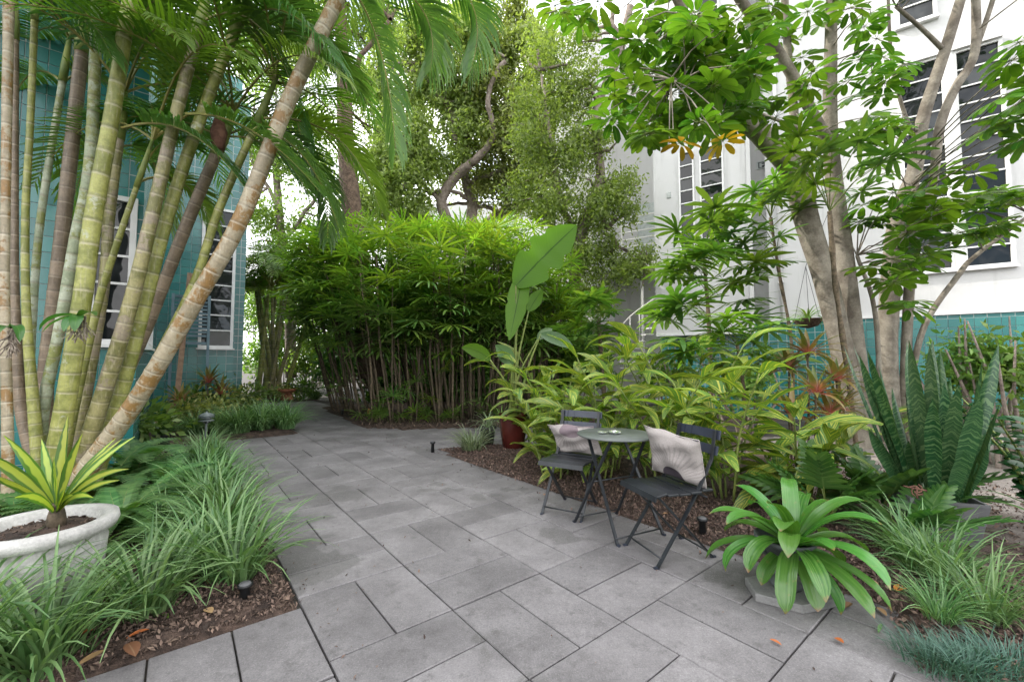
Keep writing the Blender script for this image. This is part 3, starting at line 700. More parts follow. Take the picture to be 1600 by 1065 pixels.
zt3 = zt2 + 1.1
window(wb, FP(s7, .5, 0), -FD, FN, s7 - s8, zt3, zt3 + 3.2, .34, .035)
window(wb, FP(s9, .5, 0), -FD, FN, s9 - s10, zt3, zt3 + 3.2, .34, .035)
# plaque and vent
sp_, zp_ = hit(1189, 257, -.5)
m = MB(); c = FP(sp_, -.54, zp_); m.box(c, (.2, .2, .02), FROT); pl = m.obj('plaque', X['grout'], wb, smooth=False)
m = MB()
for dx, dz, w, h in ((-.05, 0, .025, .15), (.05, .03, .07, .03), (.05, -.04, .07, .03), (0, .065, .13, .02), (.07, 0, .02, .1), (0, -.07, .13, .015)):
    m.box(c - FD * dx + Z * dz + FN * .012, (w, h, .008), FROT)
m.obj('emblem', X['urn'], pl, smooth=False)
sv, zv = hit(1045, 305, .5); m = MB(); m.box(FP(sv, .51, zv), (.10, .16, .03), FROT)
vt = m.obj('vent', X['grout'], wb, smooth=False)
for k in range(4):
    m = MB(); m.box(FP(sv, .53, zv - .05 + k * .035), (.085, .012, .02), FROT); m.obj('louvre', X['white2'], vt, smooth=False)
m = MB(); m.tube([FP(sA - .25, .06, TT + .1), FP(sA - .25, .06, 11.5)], .04, 10); m.obj('downpipe', X['white2'], wb)
for z in (3.2, 5.4, 7.6): m = MB(); m.box(FP(sA - .25, .05, z), (.12, .04, .1), FROT); m.obj('pipe_clip', X['white2'], wb, smooth=False)
# balcony with white bars
zs_, zr_ = hit(1000, 402, -.2)[1], hit(1000, 338, -.2)[1]
m = MB(); fbox(m, sC + .0, sD + .3, -1.7, -.1, zs_ - .32, zs_); bal = m.obj('balcony', X['white'], wb, smooth=False)
for k in range(6):
    m = MB(); z = zs_ + .12 + k * (zr_ - zs_ - .12) / 5; m.tube([FP(sC + .02, -.14, z), FP(sD + .28, -.14, z)], .018, 6); m.obj('rail', X['white2'], bal)
for s in (sC + .06, (sC + sD) / 2 + .15, sD + .26):
    m = MB(); m.bar(FP(s, -.14, zs_), FP(s, -.14, zr_ + .02), .035); m.obj('post', X['white2'], bal, smooth=False)
m = MB(); fbox(m, sC + .3, sC + 1.1, -1.72, -1.66, zs_, zs_ + 2.1); m.obj('balcony_door', X['grout'], wb, smooth=False)

# spiral stair under the balcony
sp0 = FP(S(1000, -.3), -.55, 0); stair = thing('spiral_staircase', sp0, 'white metal spiral staircase under the white balcony', 'staircase')
m = MB(); m.tube([sp0, sp0 + Z * (zs_ - .3)], .05, 10); m.obj('pole', X['white2'], stair)
hr = []
for k in range(14):
    a = .5 + k * .42; z = .18 + k * .19; d = Vector((math.cos(a), math.sin(a), 0)); q = sp0 + d * .65; q.z = z
    m = MB(); c = sp0 + d * .36; c.z = z; m.box(c, (.60, .2, .03), Matrix.Rotation(a, 3, 'Z')); m.obj('tread', X['white2'], stair, smooth=False)
    m = MB(); m.tube([q, q + Z * .9], .012, 5); m.obj('baluster', X['white2'], stair); hr.append(q + Z * .9)
m = MB(); m.tube(hr, .02, 6); m.obj('handrail', X['white2'], stair)

# white buildings seen through the trees
def far_block(px0, px1, pyt, Y, depth, label, roof=True, wins=()):
    a, b = at(px0, 560, Y), at(px1, 560, Y); zt_ = at((px0 + px1) / 2, pyt, Y).z; w = b.x - a.x
    o = thing('white_house', ((a.x + b.x) / 2, Y + depth / 2, 0), label, 'building')
    m = MB(); m.box(((a.x + b.x) / 2, Y + depth / 2, zt_ / 2 - .01), (w, depth, zt_)); m.obj('wall', X['white'], o, smooth=False)
    if roof:
        m = MB(); m.box(((a.x + b.x) / 2, Y + depth / 2, zt_ + .16), (w + .9, depth + .9, .3), top=.94); m.obj('roof', X['dark'], o, smooth=False)
    for (fx, fz, ww, hh) in wins: window(o, Vector((a.x + w * fx, Y, 0)), (1, 0, 0), (0, -1, 0), ww, zt_ * fz, zt_ * fz + hh, .4, .06)
    return o
far_block(880, 985, 150, 17.5, 6, 'white house with dark flat roof behind the fine-leaved tree', True, [(.2, .55, .7, 1.6), (.55, .2, .7, 1.6)])
far_block(600, 880, 318, 30, 6, 'low white house far behind the oak trunks', False, [(.3, .3, 1.2, 1.6), (.65, .3, 1.2, 1.6)])

# ================================================================== trees and plants
def smooth_path(pts, n):
    """Catmull-Rom through points (with radii as 4th value)"""
    P = [np.array(p, float) for p in pts]; P = [2 * P[0] - P[1]] + P + [2 * P[-1] - P[-2]]; out = []
    for k in range(1, len(P) - 2):
        for q in range(n):
            t = q / n; a, b, c, d = P[k - 1:k + 3]
            out.append(.5 * ((2 * b) + (c - a) * t + (2 * a - 5 * b + 4 * c - d) * t * t + (3 * b - a - 3 * c + d) * t ** 3))
    out.append(P[-2]); return out
def limb_pts(spec, n=5):
    """spec: (px, py, depth, width in px) -> world path with radii"""
    q = []
    for px, py, d, w in spec:
        p = at(px, py, d); q.append((p.x, p.y, p.z, w * .47 * d / FPX / math.sqrt(1 + ((px - 800) / FPX) ** 2)))
    s = smooth_path(q, n); return [Vector(a[:3]) for a in s], [max(.004, a[3]) for a in s]

# ---------------------------------------------------------------- the tall clumping palms
FR_N = 0
def frond(parent, P0, P1, P2, ll=.42, n=34, mat=None, start=.16, hang=.8, wd=.030, name='frond', lift=.2):
    P0, P1, P2 = Vector(P0), Vector(P1), Vector(P2); m = MB(); tn = R.random()
    f = lambda t: P0 * (1 - t) ** 2 + P1 * (2 * t * (1 - t)) + P2 * t * t
    g = lambda t: ((P1 - P0) * (1 - t) + (P2 - P1) * t).normalized()
    N = 10; m.tube([f(k / N) for k in range(N + 1)], [.013 * (1 - .85 * k / N) for k in range(N + 1)], 5, m=1, cap=False)
    for k in range(n):
        x = k / (n - 1); t = start + (1 - start) * x; T = g(t); p = f(t)
        sd = T.cross(Z)
        if sd.length < .15: sd = T.cross(Vector((0, 1, .2)))
        sd.normalize(); up = sd.cross(T)
        if up.z < 0: up = -up
        L = ll * (.42 + .58 * math.sin(math.pi * min(1, .12 + x * .86)) ** .8)
        for s in (-1, 1):
            fw = .45 + .65 * x + R.uniform(-.08, .08)
            d = sd * (s * math.cos(fw)) + T * math.sin(fw) + up * (lift + R.uniform(-.06, .06))
            m.blade(p, d, L * R.uniform(.9, 1.05), wd * R.uniform(.85, 1.1), 3, hang * R.uniform(.7, 1.2), 0, side=T, t=min(1, max(0, tn * .6 + R.random() * .4)), flat=True,
                    prof=lambda q: (.35 + 1.3 * q if q < .4 else .87 * (1 - (q - .4) / .6) ** .7))
    return m.obj(name, [mat or X['frond'], X['rachis']], parent, smooth=False)
def crown_frond(parent, C, az, L, el, mat=None, **k):
    d = Vector((math.cos(az), math.sin(az), 0)); C = Vector(C)
    P1 = C + d * (L * .52 * math.cos(el)) + Z * (L * .62 * math.sin(el) + .1)
    P2 = C + d * (L * (.62 + .30 * math.cos(el))) + Z * (L * (.55 * math.sin(el) - .34))
    return frond(parent, C, P1, P2, mat=mat, **k)
def palm(spec, d, mat, label, fronds, seed, ring=.15, shaft=True):
    rr = random.Random(seed)
    pts = [(at(px, py, d), w) for px, py, w in spec]
    # carry the stem on to the soil
    a, b = pts[-2][0], pts[-1][0]; u = (b - a).normalized(); base = b + u * ((b.z - .03) / max(.2, -u.z))
    cx, cy = -3.92, 3.72
    base.x = base.x * .75 + cx * .25 ; base.y = base.y * .9 + cy * .1 + rr.uniform(-.05, .05); base.z = .0
    cs = lambda p: 1 / math.sqrt(1 + (p.x / p.y) ** 2)
    q = [(p.x, p.y, p.z, w * .48 * d / FPX * cs(p)) for p, w in pts] + [(base.x, base.y, base.z, pts[-1][1] * .56 * d / FPX * cs(pts[-1][0]))]
    q = q[::-1]
    s = smooth_path(q, 26); P = [Vector(x[:3]) for x in s]; r0 = [x[3] for x in s]
    # ring count grows with length; rings closer on the lower stem
    V = [0.0]
    for k in range(1, len(P)):
        sp = ring * (.55 + .45 * min(1, P[k].z / 2.2)); V.append(V[-1] + (P[k] - P[k - 1]).length / sp)
    rad = [r * (1 + .045 * math.exp(-((v - round(v)) / .10) ** 2)) for r, v in zip(r0, V)]
    t = thing('palm_tree', base, label, 'palm', 'tall clumping palms in front of the teal wall')
    m = MB(); m.tube(P, rad, 14, V); m.obj('trunk', mat, t)
    C = P[-1]; tip = (P[-1] - P[-3]).normalized()
    if shaft:
        m = MB(); top = C + tip * .55; m.tube([C - tip * .02, C + tip * .15, top], [r0[-1] * 1.12, r0[-1] * 1.15, r0[-1] * .45], 12); m.obj('crownshaft', X['stem'], t); C = C + tip * .45
    for k in range(fronds + 1):
        az = rr.uniform(0, 6.283); 
        d2 = Vector((math.cos(az), math.sin(az)))
        L = rr.uniform(1.5, 2.15)
        if C.y + d2.y * L * .9 < 2.2: az = -az
        crown_frond(t, C, az, L, rr.uniform(.35, 1.2), ll=rr.uniform(.36, .46), n=32, hang=rr.uniform(.5, 1.0), mat=X['frondy'] if rr.random() < .3 else X['frond'])
    return t, C
PL = {}
PL[1] = palm([(16, -40, 22), (14, 0, 22), (8, 360, 18), (8, 500, 19), (12, 690, 22)], 3.25, T_TAN, 'tan ringed palm trunk at the left picture edge', 4, 1)
PL[2] = palm([(24, 60, 14), (23, 330, 15), (24, 480, 18), (34, 640, 25)], 4.0, T_BROWN, 'grey-brown palm trunk just right of the tan edge trunk', 5, 2)
PL[3] = palm([(54, 30, 14), (47, 200, 14), (40, 330, 15), (41, 482, 17), (54, 650, 23)], 3.7, T_GREEN, 'slim upright green palm stem with the first pale rings', 5, 3)
PL[4] = palm([(98, 125, 14), (64, 338, 15), (51, 492, 16), (46, 620, 20)], 4.2, T_PALE, 'thin whitish-green palm stem beside the dark teal gap', 5, 4)
PL[5] = palm([(128, 80, 26), (98, 358, 28), (85, 470, 29), (70, 620, 31)], 4.1, T_BROWN, 'thick brown fibrous palm trunk behind the large green stem', 5, 5)
PL[6] = palm([(152, 10, 22), (141, 250, 23), (117, 380, 23), (92, 520, 22), (66, 650, 24)], 3.8, T_PALE, 'pale green palm stem crossing behind the largest green stem', 4, 6)
PL[7] = palm([(215, -50, 27), (203, 0, 28), (175, 180, 30), (145, 345, 33), (128, 472, 35), (97, 660, 38)], 3.45, T_GREEN, 'largest smooth yellow-green palm trunk carrying the orchid', 5, 7, .20)
PL[8] = palm([(186, 215, 19), (170, 345, 21), (162, 448, 21), (128, 650, 24)], 3.95, T_OLIVE, 'olive palm trunk standing in front of the dark window', 5, 8)
PL[9] = palm([(214, 290, 10), (178, 395, 13), (152, 480, 15), (116, 640, 17)], 3.75, T_GREEN, 'thinnest bright green palm stem next to the orchid leaves', 4, 9)
PL[10] = palm([(306, 62, 21), (270, 200, 23), (236, 345, 25), (200, 489, 28), (144, 670, 33)], 3.6, T_OLIVE, 'yellow-olive leaning palm trunk left of the green leaning one', 6, 10, .17)
PL[11] = palm([(364, 55, 19), (315, 180, 21), (263, 335, 23), (220, 499, 25), (178, 650, 30)], 3.75, T_GREEN, 'pale green evenly ringed palm trunk leaning to the right', 6, 11, .16)
PL[12] = palm([(338, 240, 20), (294, 345, 22), (257, 441, 22), (228, 515, 22), (168, 650, 27)], 4.05, T_BROWN, 'brown leaning palm trunk with the dark red crown base', 5, 12)
PL[13] = palm([(400, 195, 13), (341, 330, 15), (304, 441, 16), (240, 570, 18), (192, 660, 22)], 3.9, T_GREEN, 'slim green palm stem just above the tan diagonal trunk', 5, 13)
PL[14] = palm([(548, -45, 24), (527, 0, 25), (449, 162, 27), (375, 345, 29), (304, 472, 31), (223, 610, 34), (160, 700, 40)], 3.5, T_TAN, 'long tan palm trunk with rust patches leaning far right', 4, 14, .155)
# fronds that hang into view on the right of the clump
def pf(k, a, b, c, **kw):
    kw['n'] = int(kw['n'] * 1.3); kw['wd'] = .030; frond(PL[k][0], at(*a), at(*b), at(*c), **kw)
pf(14, (540, -30, 3.6), (605, 40, 3.7), (618, 232, 3.9), ll=.5, n=40, hang=.9)
pf(14, (545, -60, 3.6), (700, -10, 3.9), (672, 110, 4.1), ll=.55, n=40, hang=1.1)
pf(14, (560, -70, 3.6), (790, -60, 4.0), (735, 112, 4.2), ll=.5, n=44, hang=1.1)
pf(14, (545, -60, 3.6), (650, -90, 4.2), (765, -20, 4.6), ll=.5, n=40, hang=1.1)
pf(13, (404, 185, 3.9), (545, 170, 4.1), (592, 322, 4.4), ll=.5, n=42, hang=.9, mat=X['frondy'])
pf(13, (404, 190, 3.9), (520, 230, 4.2), (512, 372, 4.5), ll=.42, n=36, hang=.9)
pf(11, (372, 40, 3.8), (480, 20, 4.3), (560, 140, 4.7), ll=.5, n=40, hang=.9)
pf(11, (372, 40, 3.8), (450, 90, 3.9), (478, 250, 4.1), ll=.5, n=38, hang=1.0)
pf(11, (372, 40, 3.8), (330, -40, 4.1), (270, 120, 4.3), ll=.5, n=38, hang=1.0)
pf(12, (345, 215, 4.1), (430, 200, 4.3), (480, 300, 4.6), ll=.45, n=36, hang=.9)
pf(12, (345, 215, 4.1), (260, 165, 4.0), (160, 190, 4.0), ll=.42, n=36, hang=.9)
pf(8, (188, 205, 4.0), (260, 160, 4.2), (330, 220, 4.5), ll=.4, n=34, hang=.8)
pf(10, (314, 35, 3.6), (400, -20, 3.6), (455, 130, 3.7), ll=.5, n=38, hang=1.0)
pf(8, (190, 200, 3.5), (296, 165, 3.5), (380, 290, 3.6), ll=.45, n=40, hang=1.0)
pf(10, (290, 178, 3.4), (395, 170, 3.4), (500, 300, 3.6), ll=.48, n=42, hang=1.0)
pf(13, (383, 204, 3.8), (475, 190, 3.8), (528, 352, 4.0), ll=.5, n=42, hang=1.0)
pf(12, (345, 215, 4.2), (480, 150, 4.6), (560, 260, 5.0), ll=.5, n=42, hang=1.0, mat=X['frondy'])
pf(8, (188, 230, 4.2), (250, 210, 4.4), (262, 350, 4.6), ll=.45, n=36, hang=.9, mat=X['frondy'])
pf(8, (188, 230, 4.2), (140, 200, 4.4), (110, 330, 4.5), ll=.4, n=36, hang=.9, mat=X['frondy'])
pf(4, (98, 130, 4.3), (150, 80, 4.4), (215, 190, 4.5), ll=.4, n=36, hang=.9, mat=X['frondy'])
pf(4, (98, 130, 4.3), (40, 70, 4.4), (5, 200, 4.5), ll=.4, n=36, hang=.9)
pf(5, (130, 70, 4.3), (60, 0, 4.4), (20, 110, 4.6), ll=.42, n=36, hang=.9)
pf(5, (130, 70, 4.3), (220, -10, 4.4), (270, 110, 4.6), ll=.45, n=38, hang=1.0, mat=X['frondy'])
pf(3, (56, 10, 3.5), (110, -50, 3.4), (175, 90, 3.3), ll=.4, n=36, hang=1.0)
pf(9, (216, 285, 3.9), (290, 250, 4.2), (330, 350, 4.5), ll=.4, n=34, hang=.9, mat=X['frondy'])
pf(9, (216, 285, 4.0), (250, 190, 4.3), (300, 230, 4.6), ll=.4, n=34, hang=.9, mat=X['frondy'])
pf(11, (372, 40, 3.8), (440, -30, 3.5), (520, 90, 3.3), ll=.55, n=42, hang=1.2)
pf(14, (545, -60, 3.6), (470, -90, 3.9), (420, 60, 4.2), ll=.5, n=40, hang=1.0)
pf(13, (404, 190, 4.0), (450, 120, 4.6), (540, 160, 5.2), ll=.5, n=40, hang=1.0, mat=X['frondy'])
m = MB(); p = at(342, 208, 4.0); m.tube([p - Z * .16, p, p + Z * .2], [.05, .075, .03], 10); m.obj('crown_base', X['rust'], PL[12][0])

# orchids tied to the stems
def orchid(px, py, d, label, leaves):
    c = at(px, py, d); o = thing('orchid', c, label, 'orchid', 'orchids tied to the palm stems')
    m = MB()
    for k in range(26):
        p = c + Vector((R.uniform(-.05, .05), R.uniform(-.03, .0), R.uniform(-.02, .04))); pts = [p]
        dr = Vector((R.uniform(-.5, .5), R.uniform(-.3, .1), -1))
        for q in range(5): dr += Vector((R.uniform(-.6, .6), R.uniform(-.3, .3), R.uniform(-.3, .2))); p = p + dr.normalized() * .035; pts.append(p)
        m.tube(pts, .0035, 4, cap=False)
    m.obj('roots', X['roots'], o)
    for (dx, dz, L, w, bd) in leaves:
        m = MB(); m.blade(c + Vector((0, -.03, .03)), (dx, -.45, dz), L, w, 7, bd, .25, prof=lambda x: (.5 + 1.4 * x if x < .35 else 1.0) * (1 - max(0, x - .6) / .4) ** .6, t=R.random())
        m.obj('leaf', X['orchid'], o)
orchid(130, 500, 3.2, 'orchid with broad green leaves on the largest green palm', [(-.8, .15, .27, .085, 1.6), (-.35, -.1, .24, .08, 1.1), (.35, .0, .22, .075, 1.7), (.9, .35, .30, .07, .9), (.1, -.1, .2, .07, 1.3)])
orchid(25, 520, 3.0, 'orchid with one hooked leaf at the left picture edge', [(.9, .5, .26, .06, 2.3), (-.7, .4, .2, .06, 1.8), (.2, .2, .18, .05, 1.9)])

# ---------------------------------------------------------------- sword ferns under the palms
fm = []
for v in range(3):
    m = MB(); L = .62; N = 26
    P = lambda t: Vector((L * t * (1 - .12 * t), .04 * math.sin(v + t * 3) * t, L * (.62 * t - .78 * t * t)))
    m.tube([P(k / 8) for k in range(9)], [.004 * (1 - .8 * k / 8) for k in range(9)], 4, m=1, cap=False)
    for k in range(N):
        t = .08 + .92 * k / (N - 1); T = (P(min(1, t + .02)) - P(t - .02)).normalized(); s0 = T.cross(Z).normalized()
        for s in (-1, 1):
            m.blade(P(t), s0 * s + T * .35 + Z * .12, .085 * math.sin(math.pi * (.15 + .8 * (k / N))) ** .6, .026, 2, .5, 0, side=T, flat=True, t=R.random(), prof=lambda q: 1 - .75 * q)
    fm.append(m.mesh('fern_frond', [X['fern'], X['stem']], smooth=False))
def fern(p, n, sc_, label):
    p = Vector(p); p.z = bed_z(p); t = thing('fern', p, label, 'fern', 'sword ferns at the foot of the palms')
    for k in range(n):
        M = Matrix.Translation(p + Z * .02) @ Matrix.Rotation(k * 2.4 + R.uniform(-.3, .3), 4, 'Z') @ Matrix.Rotation(-R.uniform(.05, .75), 4, 'Y') @ Matrix.Scale(sc_ * R.uniform(.75, 1.15), 4)
        link('frond', R.choice(fm), t, M)
fern(at(30, 790, 3.15).xy.to_3d(), 13, .95, 'fern behind the white pot at the picture edge')
fern(at(110, 760, 3.1).xy.to_3d(), 13, 1.0, 'fern directly behind the yellow-striped potted plant')
fern(at(190, 740, 3.05).xy.to_3d(), 14, 1.0, 'fern at the foot of the tan leaning trunk')
fern(at(222, 740, 3.35).xy.to_3d(), 12, .95, 'fern just right of the tan leaning trunk base')
fern(at(262, 735, 3.9).xy.to_3d(), 12, 1.0, 'fern arching over bare mulch near the spotlight')
fern(at(70, 740, 3.4).xy.to_3d(), 12, 1.0, 'fern between the upright palm stems')
fern(at(212, 705, 4.3).xy.to_3d(), 15, 1.35, 'large fern against the foot of the teal wall corner')
fern(at(176, 700, 4.0).xy.to_3d(), 13, 1.2, 'fern hidden between leaning trunks and teal wall')
fern(at(160, 700, 2.7).xy.to_3d(), 10, .75, 'small fern touching the rim of the white pot')

# ---------------------------------------------------------------- liriope clumps
def lirio_mesh(seed, n, L, mat, wd=.011, spread=.10):
    rr = random.Random(seed); m = MB()
    for k in range(n):
        a = rr.uniform(0, 6.283); r = spread * math.sqrt(rr.random()); el = rr.uniform(.75, 1.5)
        d = Vector((math.cos(a) * math.cos(el), math.sin(a) * math.cos(el), math.sin(el)))
        m.blade((math.cos(a + rr.uniform(-1, 1)) * r, math.sin(a + rr.uniform(-1, 1)) * r, 0), d, L * rr.uniform(.55, 1.15), wd * rr.uniform(.75, 1.2), 6, rr.uniform(.9, 2.1), .3, t=rr.random(), curl=.9, twist=rr.uniform(-.5, .5),
                prof=lambda x: .75 + .6 * x if x < .4 else max(.03, (1 - (x - .4) / .6)) ** .6)
    return m.mesh('grass_clump', mat, smooth=True)
LB = [lirio_mesh(25 + k, 200, .44, X['lirio'], .014) for k in range(2)]
LM = [lirio_mesh(20 + k, 150, .47, X['lirio'], .0145) for k in range(4)]; LR = [lirio_mesh(45 + k, 150, .50, X['lirio'], .011, .09) for k in range(3)]; LV = [lirio_mesh(30 + k, 150, .36, X['liriov'], .010) for k in range(2)]
LD = [lirio_mesh(40 + k, 330, .17, X['mondo'], .005, .16) for k in range(2)]
def clump(p, ms, k, sc_, label, group, name='liriope_clump', cat='grass clump'):
    p = Vector((p[0], p[1], 0)); p.z = bed_z(p)
    o = link(name, ms[k % len(ms)], None, Matrix.Translation(p) @ Matrix.Rotation(R.uniform(0, 6.28), 4, 'Z') @ Matrix.Scale(sc_, 4)); return prop(o, label, cat, group)
g1 = 'liriope clumps edging the palm bed'
for k, (i, j, s, lab) in enumerate([
        (-3.0, -.15, 1.3, 'liriope clump in front of the white pot at the left edge'), (-2.55, -.05, 1.15, 'liriope clump leaning on the white pot front'),
        (-2.05, -.38, 1.05, 'large liriope clump right of the white pot'), (-1.72, -.95, .95, 'liriope clump between white pot and black spotlight'),
        (-1.42, -.55, 1.1, 'liriope clump nearest the bed corner paver'), (-1.50, -1.4, 1.1, 'second liriope clump back from the bed corner'),
        (-1.36, -2.2, 1.1, 'third liriope clump back along the paving'), (-1.55, -3.0, 1.1, 'fourth liriope clump back along the paving'),
        (-1.38, -3.8, 1.1, 'fifth liriope clump back along the paving'), (-1.55, -4.7, 1.05, 'sixth liriope clump back along the paving'),
        (-1.36, -5.5, 1.05, 'seventh liriope clump back along the paving'), (-1.5, -6.4, 1.0, 'eighth liriope clump back, before the side path'),
        (-1.36, -7.2, .95, 'ninth liriope clump back, right at the side path'), (-1.95, -2.3, .8, 'liriope clump just behind the black spotlight'),
        (-1.9, -5.6, .9, 'inner liriope clump beyond the ferns'), (-3.5, .0, 1.25, 'liriope clump cut off by the bottom left corner')]):
    clump(W(i, j), LM, k, s, lab, g1)
g2 = 'liriope clumps edging the bed by the teal wall'
for k, (px, py, s, lab) in enumerate([(446, 673, 1.5, 'liriope clump at the path corner, rightmost by the teal wall'), (408, 676, 1.5, 'liriope clump second from the path corner'),
        (374, 680, 1.45, 'liriope clump third from the path corner'), (345, 682, 1.3, 'liriope clump right beside the mushroom light'), (305, 683, 1.2, 'liriope clump left of the mushroom light'), (425, 664, 1.4, 'liriope clump behind the path corner clumps')]):
    clump(G(px, py), LB, k, s, lab, g2)
clump(G(737, 708), LV, 0, 1.25, 'pale-striped liriope clump in front of the maroon pot', 'striped liriope'); clump(G(492, 625), LM, 1, 1.2, 'liriope clump beside the far terracotta pot', g2)
g3 = 'liriope clumps at the lower right'
for k, (px, py, s, lab) in enumerate([(1440, 905, 1.0, 'liriope clump in front of the grey snake plant planter'), (1480, 935, 1.0, 'liriope clump right of the strap-leaved urn plant'), (1412, 880, .85, 'liriope clump between urn plant and planter'),
        (1545, 985, .85, 'sprawling liriope clump low on the right edge'), (1470, 985, .6, 'small yellowish liriope tuft above the mondo grass')]):
    clump(G(px, py), LR, k + 1, s * .9, lab, g3)
for k, (px, py, s, lab) in enumerate([(1462, 1052, .75, 'mondo grass tuft spilling onto the corner paver'), (1515, 1064, .75, 'mondo grass tuft at the bottom edge'), (1570, 1056, .7, 'mondo grass tuft by the bottom right corner')]):
    clump(G(px, py), LD, k, s, lab, 'mondo grass tufts', 'mondo_grass_tuft')

# ---------------------------------------------------------------- lady palms
def fan_mesh(seed, nl, L, wd, pet, mat, sweep=2.2):
    rr = random.Random(seed); m = MB(); e = Vector((pet, 0, pet * .1))
    m.tube([(0, 0, 0), (pet * .5, 0, pet * .08), e], [.005, .004, .0035], 4, m=1, cap=False)
    for k in range(nl):
        a = (-1 + 2 * k / (nl - 1)) * sweep + rr.uniform(-.06, .06)
        d = Vector((math.cos(a), math.sin(a), .12 + rr.uniform(-.1, .1)))
        m.blade(e, d, L * rr.uniform(.85, 1.08) * (1 - .15 * abs(a) / sweep), wd * rr.uniform(.8, 1.1), 4, rr.uniform(.35, .95), 0, flat=True, t=rr.random(), prof=lambda x: .35 + 1.3 * x if x < .45 else (.95 if x < .85 else .95 - (x - .85) * 4.5))
    return m.mesh('fan_leaf', [mat, X['stem']], smooth=False)
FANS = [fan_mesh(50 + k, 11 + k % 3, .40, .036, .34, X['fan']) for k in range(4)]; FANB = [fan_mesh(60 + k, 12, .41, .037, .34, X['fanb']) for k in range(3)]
def fan_M(p, az, el, s, roll=0): return Matrix.Translation(p) @ Matrix.Rotation(az, 4, 'Z') @ Matrix.Rotation(-el, 4, 'Y') @ Matrix.Rotation(roll, 4, 'X') @ Matrix.Scale(s, 4)
th = thing('lady_palm_thicket', G(700, 655), 'dense lady palm thicket of brown canes and fan leaves at path fork', 'palm thicket')
cn_mesh = []
rr = random.Random(77); fans = []; ncane = 0
def front_y(px): return 637 + (px - 500) * .43 if px < 572 else (667 if px < 720 else 667 - (px - 720) * .09)
for k in range(150):
    px = rr.uniform(510, 800) if k % 6 else rr.uniform(800, 870); f = G(px, front_y(px)); away = (Vector((.35, .94, 0)) if px < 600 else Vector((0.05, 1, 0)))
    back = (rr.random() ** 1.5) * 2.3 + .12; b = f + away * back; b.z = bed_z(b)
    top_px = px + (px - 690) * .10 + rr.uniform(-14, 14) - (26 if px < 560 else 0); lo = 372 + (50 if px > 820 else 0) + (38 if px < 520 else 0)
    top = at(top_px, rr.uniform(lo, lo + 95), b.y + rr.uniform(-.5, .3))
    mid = (b + top) / 2 + Vector((rr.gauss(0, .07), rr.gauss(0, .07), 0))
    s = smooth_path([tuple(b) + (.021,), tuple(mid) + (.019,), tuple(top) + (.014,)], 5); P = [Vector(a[:3]) + Vector((rr.gauss(0, .008), rr.gauss(0, .008), 0)) for a in s]
    m = MB(); m.tube(P, [a[3] * rr.uniform(.75, 1.35) for a in s], 6); m.obj('cane', X['cane'], th); ncane += 1
    for q in range(rr.choice((8, 9, 10))):
        t = 1 - .52 * (q / 10) ** .9 + rr.uniform(-.03, .03); t = min(1, t); x = t * (len(P) - 1); a = int(min(len(P) - 2, x)); p = P[a].lerp(P[a + 1], x - a)
        az = rr.uniform(0, 6.283) if rr.random() < .5 else rr.uniform(3.6, 5.9)
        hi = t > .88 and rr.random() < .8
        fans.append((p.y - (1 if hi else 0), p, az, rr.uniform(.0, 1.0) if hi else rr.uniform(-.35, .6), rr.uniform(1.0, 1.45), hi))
    if rr.random() < .5:                 # stray low leaf
        p = P[rr.randint(1, 4)]; fans.append((p.y, p, rr.uniform(3.6, 5.8), rr.uniform(0, .8), rr.uniform(.7, 1.0), False))
for k in range(110):                       # the leaning left shoulder over the path and the top in sun-painted leaves
    px = rr.uniform(490, 570); p = at(px, 378 + (570 - px) * .35 + rr.uniform(-20, 60), rr.uniform(9.3, 11)); fans.append((p.y - 1, p, rr.uniform(2.2, 5.6), rr.uniform(-.5, .6), rr.uniform(1.0, 1.4), rr.random() < .5))
for k in range(110):
    px = rr.uniform(530, 800); p = at(px, rr.uniform(375, 405) + max(0, px - 800) * .4, rr.uniform(8.8, 10.5)); fans.append((p.y - 1, p, rr.uniform(0, 6.28), rr.uniform(.2, 1.2), rr.uniform(1.0, 1.4), True))
for k in range(26):                       # seedlings along the foot
    px = rr.uniform(560, 800); p = G(px, front_y(px) - 3); p.z = .05; fans.append((p.y, p, rr.uniform(3.4, 6), rr.uniform(.5, 1.2), rr.uniform(.5, .9), False))
fans.sort(key=lambda a: a[0])
rest = {}
for k, (_, p, az, el, s, hi) in enumerate(fans):
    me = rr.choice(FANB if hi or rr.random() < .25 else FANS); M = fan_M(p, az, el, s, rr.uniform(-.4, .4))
    if k < 300: link('fan_leaf', me, th, M)
    else: rest.setdefault(me.name, []).append((me, M))
def join_instances(name, lst, parent):
    V, F, UV, T, MI = [], [], [], [], []; off = 0
    for me, M in lst:
        n = len(me.vertices); co = np.empty(n * 3, np.float32); me.vertices.foreach_get('co', co); co = co.reshape(-1, 3)
        Mn = np.array(M); V.append(co @ Mn[:3, :3].T + Mn[:3, 3])
        F += [tuple(i + off for i in p.vertices) for p in me.polygons]; off += n
        uv = np.empty(len(me.loops) * 2, np.float32); me.uv_layers[0].data.foreach_get('uv', uv); UV.append(uv)
        t = np.empty(len(me.polygons), np.float32); me.attributes['tint'].data.foreach_get('value', t); T.append(t)
        mi = np.empty(len(me.polygons), np.int32); me.polygons.foreach_get('material_index', mi); MI.append(mi)
    out = bpy.data.meshes.new(name); out.from_pydata(np.concatenate(V).tolist(), [], F); out.update()
    out.uv_layers.new(name='UVMap').data.foreach_set('uv', np.concatenate(UV)); out.attributes.new('tint', 'FLOAT', 'FACE').data.foreach_set('value', np.concatenate(T))
    for mt in lst[0][0].materials: out.materials.append(mt)
    out.polygons.foreach_set('material_index', np.concatenate(MI)); return link(name, out, parent)
